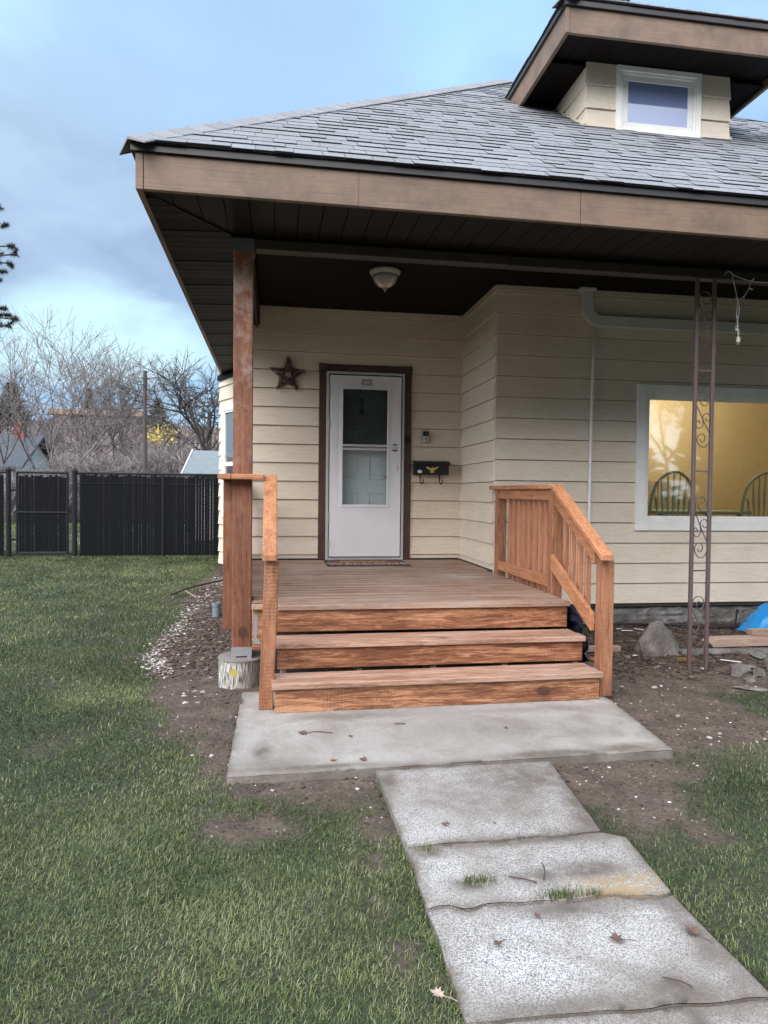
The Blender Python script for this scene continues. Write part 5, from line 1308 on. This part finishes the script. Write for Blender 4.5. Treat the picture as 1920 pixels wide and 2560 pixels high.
def leafmesh(seed, size):
    r = random.Random(seed); prof = [(0, -.5), (.10, -.30), (.34, -.34), (.28, -.16), (.52, -.02), (.34, .05), (.40, .28), (.18, .20), (.12, .38), (0, .56)]
    P = prof+[(-a, b) for a, b in prof[::-1] if a > 0]
    mb = MB(); c = [0, 0, 0]
    cur = r.uniform(.5, 1.2)
    V = [Vector((a*size*r.uniform(.85, 1.15), b*size, size*cur*(a*a*.9+.25*(b**2))+r.uniform(0, .05)*size)) for a, b in P]
    V.append(Vector((0, 0, 0))); k = len(P)
    return V, [(k, i, (i+1) % k) for i in range(k)]
def leaf(x, y, z, size, rot, M, label, seed, stem=True):
    V, Fs = leafmesh(seed, size); T = Matrix.Translation((x, y, z+.003)) @ Matrix.Rotation(rot, 4, 'Z') @ Matrix.Rotation(.15, 4, 'X')
    th = thing('fallen_leaf', (x, y, z), label, 'leaf', 'dead leaves fallen on the concrete and grass')
    mb = MB(); mb.add([T @ v for v in V], Fs); part(mb, 'blade', M, th)
    mb = MB(); mb.tube([T @ Vector((0, -.45*size, .02*size)), T @ Vector((.08*size, -.9*size, .03*size)), T @ Vector((.02*size, -1.35*size, .01*size))], .0011, 4); part(mb, 'stalk', M, th)
for k, (x, y, sz, ro, M, lab) in enumerate([
        (.70, 2.74, .050, 1.2, M_leaf, 'curled brown leaf with stalk in the middle of the first path slab'), (.90, 2.73, .018, .3, M_leaf, 'tiny brown leaf right of the curled one on the first path slab'),
        (.67, 1.985, .040, 2.2, M_leaf, 'crumpled dark leaf near the left edge of the speckled slab'), (1.035, 1.955, .060, 1.5, M_leaf, 'spiky brown leaf with a stalk in the middle of the speckled slab'),
        (1.285, 1.96, .060, .6, M_leaf, 'flat brown leaf at the right edge of the path'), (.84, 2.105, .030, .2, M_leaf, 'small round brown leaf just below the path crack'),
        (.17, 3.88, .075, 1.3, M_leaf, 'brown leaf with long stalk on the left half of the porch slab'), (.425, 3.80, .035, .4, M_leaf, 'small brown leaf right of the long stalked one on the porch slab'),
        (.30, 3.47, .045, 2.0, mat('orange_dead_leaf', lambda t: bsdf(t, (.42, .17, .07), .6)), 'bright orange brown leaf at the front edge of the porch slab'), (.45, 3.455, .055, .9, M_leaf, 'dark ragged leaf right of the orange one at the slab edge'),
        (1.32, 3.83, .035, 1.0, M_leaf, 'small dark leaf on the right half of the porch slab'), (.07, 4.27, .055, 1.5, M_leafl, 'pale curled wood shaving like leaf at the foot of the bottom step'),
        (.22, 4.04, .022, 1.5, M_leafl, 'small pale leaf below the bottom step'), (.44, 1.79, .050, 1.1, M_leafl, 'pale tan leaf on the grass beside the lower path'),
        (-1.05, 2.35, .05, .4, M_leafl, 'light brown leaf lying in the left lawn'), (1.0, 2.60, .02, .4, M_leaf, 'tiny brown leaf beside the straight path joint')]):
    onc = on_slab(np.array([x]), np.array([y]))[0]
    leaf(x, y, .004 if (onc and y > 3.35) else (-.004 if onc else hz(x, y)+.03), sz*.82, ro, M, lab, 60+k)
for P, lab in (([(.82, 2.33, .004), (.87, 2.30, .006), (.905, 2.28, .004)], 'thin dark twig on the path left of the muddy spot'), ([(.935, 2.29, .004), (.955, 2.33, .014), (.965, 2.38, .012)], 'short dark twig standing out of the muddy spot on the path'),
               ([(.33, 3.86, .01), (.25, 3.885, .012), (.20, 3.88, .01)], 'bent thin twig next to the leaf on the porch slab'), ([(-.30, 1.95, .035), (-.34, 1.86, .045), (-.40, 1.72, .03)], 'reddish brown pine needle twig in the near left lawn'),
               ([(1.08, 1.78, 0.0), (1.12, 1.75, .004), (1.14, 1.73, .0)], 'dark stick near the lowest path joint'), ([(.70, 3.98, .008), (.76, 3.96, .01)], 'tiny twig in the middle of the porch slab')):
    mb = MB(); mb.tube(catmull(P, 4), .0024, 5); tag(mb.build('twig', M_twig, origin=P[0]), lab, 'twig', 'twigs on the ground')
# left of the porch: pipe stub, hose, stick
mb = MB(); mb.lathe((-.60, 7.72, -.02), [(.02, 0), (.042, 0), (.042, .13), (.050, .13), (.050, .165), (.040, .165), (.038, .10)], 18)
tag(mb.build('drain_pipe', M_pvc, origin=(-.60, 7.72, 0)), 'grey plastic drain stub standing in the dirt beside the porch', 'pipe')
mb = MB(); mb.tube(catmull([(-1.22, 8.8, .08), (-1.05, 9.3, .10), (-.72, 9.8, .12), (-.5, 10.0, .12)], 6), .012, 7)
tag(mb.build('black_pipe', M_hose, origin=(-.9, 9.4, .08)), 'black flexible pipe lying across the gravel by the house corner', 'pipe')
mb = MB(); mb.tube(catmull([(-1.07, 8.35, .06), (-.8, 8.2, .07), (-.55, 8.1, .05)], 6), .010, 7)
tag(mb.build('stick', M_barkd, origin=(-.8, 8.2, .06)), 'long dark stick pointing at the grey drain stub', 'stick')
mb = MB(); mb.tube([(-1.08, 9.0, .10), (-.98, 8.75, .09), (-.9, 8.6, .08)], .008, 6)
tag(mb.build('stick', M_old, origin=(-1, 8.8, .08)), 'short pale stick crossing the black pipe on the gravel', 'stick')

# ------------------------------------------------------------------ chain link fence with slats
FYY = 13.7; G0 = .10
def chain(root, x0, x1, z0, z1, seed, y=FYY, gap=.25):
    r = random.Random(seed); mb = MB(); x = x0+.03
    while x < x1-.03:
        w = .049; o_ = r.uniform(-.003, .003)
        top = z1-.02-r.uniform(0, .05); solid = mnoise.noise(Vector((x*1.1, seed, 0))) > .06
        w2 = w*(1.05 if solid else 1.0)
        mb.box(x+o_-(w2-w)/2, x+o_+w2-(w2-w)/2, y-.004, y+.004, z0+.03, top); x += .052
    mb.build('slats', M_slat, root)
    wi = MB(); p = .0707; th = .0022
    L = x1-x0; H = z1-z0
    n = int((L+H)/p)
    for k in range(n):
        s = k*p
        a0_ = max(0, s-H); a1_ = min(L, s)
        if a1_-a0_ < .02: continue
        for sg in (1, -1):
            zA, zB = (s-a0_, s-a1_)
            if sg < 0: zA, zB = H-zA, H-zB
            yy_ = y-.007-(.004 if sg > 0 else 0)
            A, B = Vector((x0+a0_, yy_, z0+zA)), Vector((x0+a1_, yy_, z0+zB)); d = (B-A).normalized(); q = Vector((-d.z, 0, d.x))*th
            wi.add([A-q, A+q, B+q, B-q, A-q+Vector((0, .003, 0)), A+q+Vector((0, .003, 0)), B+q+Vector((0, .003, 0)), B-q+Vector((0, .003, 0))], [(0, 1, 2, 3), (0, 4, 5, 1), (2, 6, 7, 3)])
    wi.build('chain_link', M_fence, root)
def fpost(root, x, z0, z1, r, name='post', y=FYY, cap=True):
    mb = MB(); pr_ = [(r*.4, z0), (r, z0), (r, z1)]
    if cap: pr_ += [(r*1.35, z1), (r*1.35, z1+.03), (r*.8, z1+.055), (r*.25, z1+.075)]
    mb.lathe((x, y, 0), pr_, 14); mb.build(name, M_fence, root)
gt = thing('fence_gate', (-4.2, FYY, G0), 'black chain link walk gate with slats between two thick posts', 'gate')
gx0, gx1 = -4.62, -3.75
chain(gt, gx0, gx1, G0+.07, G0+1.53, 3)
for x in (gx0, gx1): fpost(gt, x, G0+.06, G0+1.55, .022, 'gate_frame', cap=False)
for z in (G0+.07, G0+.82, G0+1.55):
    mb = MB(); mb.tube([(gx0, FYY, z), (gx1, FYY, z)], .020, 8); mb.build('gate_frame', M_fence, gt)
mb = MB(); mb.box(gx1+.01, gx1+.12, FYY-.03, FYY+.03, G0+.90, G0+.95); mb.build('latch', M_fence, gt)
for z in (.3, 1.2):
    mb = MB(); mb.box(gx0-.12, gx0-.02, FYY-.02, FYY+.02, G0+z, G0+z+.04); mb.build('hinge', M_fence, gt)
fr_ = thing('fence', (-1, FYY, G0), 'long black slatted chain link fence right of the gate, reaching behind the house', 'fence')
chain(fr_, -3.56, 3.0, G0, 1.655, 7)
for x, r in ((-3.625, .044), (-2.05, .030), (.4, .03), (2.9, .03)): fpost(fr_, x, G0-.05, 1.66, r, cap=r > .04)
mb = MB(); mb.tube([(-3.62, FYY, 1.652), (3, FYY, 1.652)], .021, 8); mb.build('top_rail', M_fence, fr_)
mb = MB(); mb.tube([(-3.62, FYY-.012, 1.46), (3, FYY-.012, 1.46)], .008, 6); mb.build('tension_wire', M_fence, fr_)
fl_ = thing('fence', (-6, FYY, G0), 'black slatted fence panel at the left edge beside the gate hinge', 'fence')
chain(fl_, -9.5, -4.83, G0, 1.65, 9)
for x, r in ((-4.765, .044), (-7.2, .03), (-9.5, .03)): fpost(fl_, x, G0-.05, 1.67, r, cap=r > .04)
mb = MB(); mb.tube([(-9.5, FYY, 1.645), (-4.78, FYY, 1.645)], .021, 8); mb.build('top_rail', M_fence, fl_)
# pale litter seen on the ground at the fence foot
# ------------------------------------------------------------------ background
def seg_mesh(segs, k=3):
    S = np.array([[*a, *b, ra, rb] for a, b, ra, rb in segs]); A, B = S[:, :3], S[:, 3:6]; D = B-A; D /= np.linalg.norm(D, axis=1, keepdims=True)+1e-9
    ref = np.where(np.abs(D[:, 2:3]) < .9, [[0, 0, 1.]], [[1., 0, 0]]); U = np.cross(D, ref); U /= np.linalg.norm(U, axis=1, keepdims=True)+1e-9; W_ = np.cross(D, U)
    V = []
    for P, rr in ((A, S[:, 6]), (B, S[:, 7])):
        for j in range(k):
            w = 2*np.pi*j/k; V.append(P+(U*np.cos(w)+W_*np.sin(w))*rr[:, None])
    V = np.stack(V, 1).reshape(-1, 3); b = np.arange(len(S))[:, None]*2*k
    F = np.concatenate([np.concatenate([b+j, b+(j+1) % k, b+k+(j+1) % k, b+k+j], 1) for j in range(k)])
    return V, F
def bare_tree(name, base, h, label, seed, stems=1, spread=.5, lv=6, M=None, r0=.14, droop=0., minr=.008, first=.28, cat='tree', group=None, kmax=3):
    r = random.Random(seed); base = Vector(base); big, small = [], []
    def grow(p, d, L, rad, level):
        n = 3; q = p
        for i in range(n):
            d = (d+Vector((r.gauss(0, .10), r.gauss(0, .10), r.gauss(0, .05)+.03-droop*.05))).normalized(); e = q+d*(L/n)
            r1 = rad*(1-.12*(i+1)); (big if level < 2 else small).append((q-base, e-base, rad*(1-.12*i), max(r1, minr)))
            if level >= 1 and level < lv and r.random() < .75:
                sd2 = (d+Vector((r.gauss(0, 1), r.gauss(0, 1), r.gauss(0, .6)))*.75).normalized()
                grow(e, sd2, L*r.uniform(.45, .7), max(rad*.45, minr), level+2 if level < lv-2 else level+1)
            q = e
        if level < lv:
            for _ in range(r.choice((2, 2, 3)) if kmax > 2 else 2):
                nd = (d+Vector((r.gauss(0, 1), r.gauss(0, 1), r.gauss(0, .5)))*spread).normalized()
                grow(q, nd, L*r.uniform(.68, .88), max(rad*.62, minr), level+1)
    for s in range(stems):
        a = 6.283*s/stems+r.random(); d = Vector((math.cos(a)*.45, math.sin(a)*.45, 1)) if stems > 1 else Vector((0, 0, 1))
        grow(base+Vector((math.cos(a), math.sin(a), 0))*(.15 if stems > 1 else 0), d.normalized(), h*first, r0, 0)
    t_ = thing(name, tuple(base), label, cat, group)
    for nm, sg in (('trunk', big), ('crown', small)):
        if sg:
            V, F = seg_mesh(sg, 5 if nm == 'trunk' else 3); o = np_mesh(nm, V, None, F, M or M_bark); o.parent = t_; ORG[o.name] = Vector(base)
    return t_
bare_tree('bare_tree', (-9.3, 34, 0), 8.2, 'wide leafless many stemmed tree behind the fence left of the utility pole', 3, stems=7, spread=.36, lv=5, r0=.075, first=.31, minr=.008)
bare_tree('bare_tree', (-6.9, 36, 0), 7.6, 'leafless tree just left of the utility pole', 8, stems=5, spread=.36, lv=5, r0=.07, first=.31, minr=.008)
bare_tree('bare_tree', (-12.6, 33, 0), 7.2, 'sparse upright leafless tree at the left edge of the picture', 12, stems=5, spread=.28, lv=4, r0=.065, first=.36, minr=.009)
bare_tree('bare_tree', (-2.6, 33, 0), 8.0, 'large leafless tree with one dark trunk beside the house corner', 21, stems=1, spread=.55, lv=6, r0=.18, M=M_barkd, first=.27, minr=.008)
bare_tree('bare_shrub', (-4.6, 30, 0), 3.4, 'low tangled bare bush right of the utility pole', 31, stems=6, spread=.6, lv=5, r0=.05, minr=.009, cat='bush', first=.28)
bare_tree('bare_shrub', (-8.3, 29, 0), 3.0, 'low tangled bare bush under the wide many stemmed tree', 33, stems=7, spread=.6, lv=5, r0=.05, minr=.009, cat='bush', first=.28)
bare_tree('bare_shrub', (-6.2, 28, 0), 2.9, 'bare bush close behind the fence left of the utility pole', 35, stems=7, spread=.6, lv=5, r0=.05, minr=.009, cat='bush', first=.28)
# behind the camera: seen mirrored in the big window
bare_tree('bare_tree', (18.3, -17, 0), 12.5, 'leafless tree mirrored at the left side of the big window', 41, stems=1, spread=.6, lv=7, r0=.10, M=M_barkd, first=.24, minr=.012)
def conifer(name, base, h, rad, label, seed, n=5200, M=None, leafs=.28, group=None):
    r = np.random.default_rng(seed); t_ = thing(name, base, label, 'tree', group)
    V, F = seg_mesh([((0, 0, 0), (0, 0, h*.98), rad*.09, .02)], 7); o = np_mesh('trunk', V, None, F, M_barkd); o.parent = t_
    u = r.random(n)**1.25; z = h*(.08+.92*(1-(1-u))); z = h*(.08+.92*u)
    lay = .75+.25*np.sin(z/h*60+r.random(n)*.5); a = r.random(n)*6.283
    rr = rad*(1-u)**.8*np.sqrt(.15+.85*r.random(n))*lay*(1+.25*np.sin(a*5+z*2))
    P = np.stack([rr*np.cos(a), rr*np.sin(a), z-rr*.25], -1)
    D = np.stack([np.cos(a), np.sin(a), -.25+.5*r.random(n)], -1)+r.normal(0, .35, (n, 3)); D /= np.linalg.norm(D, axis=1, keepdims=True)
    U = np.cross(D, r.normal(size=(n, 3))); U /= np.linalg.norm(U, axis=1, keepdims=True); s = leafs*(.5+r.random((n, 1)))*(rad/2)
    V = np.stack([P-D*s*.4-U*s*.25, P-D*s*.4+U*s*.25, P+D*s], 1).reshape(-1, 3); F = np.arange(n*3).reshape(-1, 3)
    o = np_mesh('crown', V, F, None, M or M_conif); o.parent = t_
    return t_
for k, (x_, y_, lab) in enumerate([(14.5, -21, 'dark rounded evergreen mirrored low at the left of the big window'), (19.5, -23, 'dark rounded evergreen mirrored low behind the bare tree in the big window'), (9.5, -22, 'dark evergreen across the yard behind the photographer')]):
    conifer('conifer', (x_, y_, 0), 5.4, 3.6, lab, 80+k, n=5000, leafs=.2, group='evergreens mirrored in the window')
conifer('pine_tree', (23.8, -15.5, 0), 17, 6.0, 'dense dark evergreen mirrored in the big window', 2, n=20000, leafs=.16, M=M_needle)
for k, (u, Yb, zb, h, rr, lab) in enumerate([(-23.6, 118, 9.0, 6.8, 1.9, 'small dark conifer on the skyline between the building and the utility pole'), (-30.5, 124, 9.3, 9.0, 2.0, 'dark conifer behind the left part of the apartment building'), (-28.0, 126, 9.3, 8.0, 1.8, 'dark conifer behind the middle of the apartment building'),
        (-38.5, 112, 8.5, 8.5, 3.6, 'broad conifer left of the apartment building'), (-16.5, 105, 8.0, 6.5, 2.6, 'dark rounded conifer right of the utility pole'), (-35.8, 100, 7.5, 5.0, 2.2, 'short conifer below the left end of the apartment building')]):
    conifer('conifer', (u, Yb, zb), h, rr, lab, 50+k, n=2600, leafs=.42, group='conifers on the far hillside')
# wood added behind the photographer to block low sky light (mirrored in the glass)
N = 60000; a = nrg.random(N); px_ = nrg.uniform(-48, 14.5, N); k_ = nrg.random(N) < .25; px_ = np.where(k_, nrg.uniform(27, 55, N), px_)
hh = 9+4.5*fbm(px_*.22, px_*0+3)*1.6; P = np.stack([px_, -24-6*nrg.random(N), hh*nrg.random(N)**.8], -1); D = nrg.normal(size=(N, 3))*.75; E_ = nrg.normal(size=(N, 3))*.75
o = np_mesh('sky_blocking_trees', np.stack([P, P+D, P+E_], 1).reshape(-1, 3), np.arange(N*3).reshape(-1, 3), None, M_conif)
tag(o, 'dark wood added behind the photographer to block low sky light, mirrored in the windows', 'wood', kind='stuff')
# yellow sunlit tree
yt = thing('yellow_tree', (-13.4, 88, 4.5), 'small tree with bright yellow leaves right of the utility pole', 'tree')
n = 420; a = nrg.normal(size=(n, 3))*np.array([.95, .8, .55])+np.array([0, 0, 3.4]); d = nrg.normal(size=(n, 3))*.20; e = nrg.normal(size=(n, 3))*.20
o = np_mesh('crown', np.stack([a, a+d, a+e], 1).reshape(-1, 3), np.arange(n*3).reshape(-1, 3), None, M_yel); o.parent = yt
V, F = seg_mesh([((0, 0, 0), (0, 0, 3.4), .12, .04), ((0, 0, 2), (.8, 0, 3.8), .06, .02), ((0, 0, 2), (-.8, .3, 3.6), .06, .02)], 5); o = np_mesh('trunk', V, None, F, M_barkd); o.parent = yt
# winter scrub on the hillside
N = 2600; kk = 26
bx_ = nrg.uniform(-75, 6, N); by_ = nrg.uniform(40, 128, N); bz_ = height(bx_, by_); hh = nrg.uniform(1.2, 3.2, N)*(.6+by_/220)
P = np.repeat(np.stack([bx_, by_, bz_], -1), kk, 0); H = np.repeat(hh, kk); m_ = N*kk
a = nrg.random(m_)*6.283; tl = nrg.random(m_)*.95; L = H*(.45+.55*nrg.random(m_))
D = np.stack([np.cos(a)*np.sin(tl), np.sin(a)*np.sin(tl), np.cos(tl)], -1)
S0 = P+D*(L*nrg.random(m_)*.5)[:, None]; w = np.stack([nrg.normal(size=m_), nrg.normal(size=m_)*.3, np.zeros(m_)], -1)*(.05+.0009*P[:, 1:2])
V = np.stack([S0-w, S0+w, P+D*L[:, None]], 1).reshape(-1, 3)
o = np_mesh('scrub', V, np.arange(m_*3).reshape(-1, 3), None, M_scrub, dict(c=np.repeat(np.clip(np.repeat(nrg.normal(.45, .25, N), kk)+nrg.normal(0, .15, m_), 0, 1), 3)))
tag(o, 'brown and purplish winter scrub covering the far hillside', 'scrub', kind='stuff')
N = 420; bx_ = nrg.uniform(-19, 1.5, N); by_ = nrg.uniform(26, 40, N); P = np.repeat(np.stack([bx_, by_, height(bx_, by_)], -1), 60, 0); m_ = N*60; H = np.repeat(nrg.uniform(1.4, 2.8, N), 60)
a = nrg.random(m_)*6.283; tl = nrg.random(m_)*.9; L = H*(.5+.5*nrg.random(m_)); D = np.stack([np.cos(a)*np.sin(tl), np.sin(a)*np.sin(tl), np.cos(tl)], -1)
S0 = P+D*(L*nrg.random(m_)*.6)[:, None]; w = nrg.normal(size=(m_, 3))*.010
V = np.stack([S0-w, S0+w, P+D*L[:, None]], 1).reshape(-1, 3)
o = np_mesh('scrub', V, np.arange(m_*3).reshape(-1, 3), None, M_scrub, dict(c=np.repeat(np.clip(nrg.normal(.40, .22, m_), 0, 1), 3)))
tag(o, 'dense bare brush growing just beyond the black fence', 'brush', kind='stuff')
# utility poles
up_ = thing('utility_pole', (-4.87, 28, 0), 'tall dark wooden utility pole rising above the fence', 'utility pole')
mb = MB(); mb.lathe((-4.87, 28, -.2), [(.03, 0), (.085, 0), (.070, 6.1), (.03, 6.11)], 10); part(mb, 'pole', M_barkd, up_)
mb = MB(); [mb.tube([(-5.1, 27.84, z), (-4.65, 27.84, z)], .015, 5) for z in (5.6, 5.35)]; part(mb, 'bracket', M_hose, up_)
mb = MB()
mb.tube(catmull([(-4.75, 27.8, 5.55), (-4.35, 27.6, 5.6), (-4.1, 27.4, 5.3), (-3.95, 27.4, 5.1), (-4.3, 27.4, 5.35), (-3.6, 27, 5.2), (-2.2, 25, 4.7), (1, 20, 4.2), (3, 17, 4.0)], 8), .016, 5)
mb.tube(catmull([(-4.9, 27.8, 5.4), (-5.8, 30, 4.5), (-7.4, 34, 3.6)], 6), .010, 5)
part(mb, 'wire', M_hose, up_)
u2 = thing('utility_pole', (-4.6, 52, 0), 'shorter distant utility pole among the bare branches', 'utility pole')
mb = MB(); mb.lathe((-4.6, 52, 0), [(.05, 0), (.17, 0), (.14, 7.1), (.04, 7.12)], 8); part(mb, 'pole', M_barkd, u2)
mb = MB(); mb.tube([(-5.2, 51.8, 6.6), (-4.0, 51.8, 6.6)], .06, 5); part(mb, 'crossarm', M_barkd, u2)
# neighbour house with chimney
nh = thing('neighbour_house', (-18.4, 46, 0), 'white neighbour house with charcoal roof and brick chimney beyond the fence', 'house')
mb = MB(); mb.box(-24, -14.9, 44, 51, 0, 2.75); mb.prism([(-14.9, 44, 2.74), (-14.9, 51, 2.74), (-14.9, 47.5, 4.4)], (-9, 0, 0)); part(mb, 'wall', M_nwall, nh)
mb = MB(); mb.prism([(-14.4, 43.5, 2.5), (-14.4, 43.5, 2.65), (-14.4, 47.5, 4.75), (-14.4, 51.5, 2.65), (-14.4, 51.5, 2.5), (-14.4, 47.5, 4.55)], (-9.8, 0, 0)); part(mb, 'roof', M_nroof, nh)
mb = MB(); mb.prism([(-16.6, 42.0, 2.5), (-16.6, 42.0, 2.62), (-18.2, 42.0, 3.75), (-19.8, 42, 2.62), (-19.8, 42, 2.5), (-18.2, 42, 3.6)], (0, 4.5, 0)); part(mb, 'porch_roof', M_nroof, nh)
mb = MB(); mb.prism([(-16.8, 42.3, .0), (-19.6, 42.3, .0), (-19.6, 42.3, 2.5), (-18.2, 42.3, 3.5), (-16.8, 42.3, 2.5)], (0, 2, 0)); part(mb, 'porch_wall', M_nwall, nh)
mb = MB(); mb.box(-16.0, -15.45, 47.0, 47.6, 4.2, 5.55); part(mb, 'chimney', M_brick, nh)
# pale shed at right
sh = thing('shed', (-1.2, 18, 0), 'small shed with pale blue grey shingle roof just beyond the fence', 'shed')
mb = MB(); mb.box(-2.05, 1.5, 18.1, 20.4, 0, 1.72); part(mb, 'wall', M_nwall, sh)
mb = MB(); mb.prism([(-2.24, 17.9, 1.73), (-2.24, 17.9, 1.77), (-2.12, 19.2, 2.42), (-2.24, 20.6, 1.77), (-2.24, 20.6, 1.73), (-2.12, 19.2, 2.36)], (4, 0, 0)); part(mb, 'roof', M_sroof, sh)
mb = MB(); mb.tube([(-2.25, 17.88, 1.76), (-2.13, 19.2, 2.43)], .02, 4); part(mb, 'rake_trim', M_white, sh)
# apartment building on the hill
ab = thing('apartment_building', (-28, 122, 9), 'long flat roofed tan apartment building on the hilltop', 'building')
mb = MB(); mb.box(-34.0, -21.6, 118.6, 128, 8.6, 13.2); part(mb, 'wall', M_aptd, ab)
mb = MB(); mb.box(-35.0, -20.8, 117.2, 129, 13.2, 14.0); part(mb, 'roof', M_apt, ab)
for z in (9.9, 11.9):
    mb = MB(); mb.box(-34.4, -21.2, 117.4, 118.55, z-.15, z+.35); part(mb, 'balcony', M_apt, ab)
for z in (10.4, 12.3):
    for i in range(6):
        mb = MB(); mb.box(-33.4+i*2.05, -32.3+i*2.05, 118.5, 118.58, z, z+.75); part(mb, 'window', M_nwall, ab)
# ponderosa branches at the left edge
pt_ = thing('pine_tree', (-5.1, 11.2, 0), 'pine tree whose dark needled branch tips poke in at the left edge', 'tree')
V, F = seg_mesh([((0, 0, 0), (0, 0, 8.5), .19, .05)], 9); o = np_mesh('trunk', V, None, F, M_barkd); o.parent = pt_
segs = []; tufts = []
pr5 = random.Random(15)
base = Vector((-5.1, 11.2, 0))
targets = [((-3.93, 11, 5.42), 5.0), ((-3.80, 10.9, 5.12), 4.7), ((-3.74, 11, 4.86), 4.75), ((-3.70, 11, 4.74), 4.6), ((-3.76, 11, 4.60), 4.7), ((-3.92, 11, 4.36), 4.4), ((-3.88, 11, 4.48), 4.5),
           ((-3.97, 11, 4.12), 4.3), ((-3.86, 11, 3.95), 4.0), ((-3.69, 11, 3.80), 3.9), ((-3.76, 10.9, 3.68), 3.8), ((-3.9, 11, 3.72), 3.7), ((-3.82, 11.1, 3.88), 3.9), ((-4.0, 11, 3.6), 3.8), ((-4.02, 11, 3.35), 3.5), ((-4.0, 10.8, 5.7), 5.5), ((-4.05, 11, 3.98), 4.1), ((-3.98, 11, 4.66), 4.6), ((-4.2, 10.5, 5.0), 4.8), ((-4.3, 11, 4.2), 4.2), ((-4.4, 12, 5.2), 5.1), ((-5.9, 10.6, 4.4), 4.4), ((-6.1, 11.8, 5.2), 5.0), ((-5.2, 10.1, 4.0), 4.0), ((-5.5, 12.3, 4.9), 4.8)]
for _ in range(70):
    a_ = pr5.uniform(0, 6.283); L_ = pr5.uniform(.6, 1.5) if math.cos(a_) < .1 else pr5.uniform(.4, .82); z_ = pr5.uniform(3.0, 8.2); L_ *= 1.15-z_*.075
    targets.append(((-5.1+L_*math.cos(a_), 11.2+L_*math.sin(a_), z_+pr5.uniform(-.1, .25)), z_-.1))
for tg, z0 in targets:
    P = catmull([Vector((0, 0, z0+.2)), (Vector(tg)-base)*.5+Vector((0, 0, z0*.5+.05)), Vector(tg)-base], 6)
    P[0] = Vector((0, 0, z0+.2))
    for a, b in zip(P[:-1], P[1:]): segs.append((a, b, .012, .010))
    tufts.append((P[-1], (P[-1]-P[-2]).normalized()))
    for j in range(5):
        q = P[len(P)-2-j*2] if len(P) > 2+j*2 else P[1]; d = (P[-1]-P[-3]).normalized()
        s = (d+Vector((pr5.uniform(-.6, .6), pr5.uniform(-.8, .8), pr5.uniform(-.6, .8)))).normalized(); e = q+s*pr5.uniform(.05, .13)
        segs.append((q, e, .006, .005)); tufts.append((e, s))
V, F = seg_mesh(segs, 4); o = np_mesh('branch', V, None, F, M_barkd); o.parent = pt_
V = []
for c_, d in tufts:
    for j in range(110):
        w = (d*pr5.uniform(-.2, 1)+Vector((pr5.gauss(0, 1), pr5.gauss(0, 1), pr5.gauss(0, 1)))*.75).normalized(); L = pr5.uniform(.045, .085); s = c_-d*pr5.uniform(0, .09)
        p = w.orthogonal().normalized()*.0035; V += [s-p, s+p, s+w*L]
V = np.array([tuple(v) for v in V]); o = np_mesh('needles', V, np.arange(len(V)).reshape(-1, 3), None, M_needle); o.parent = pt_
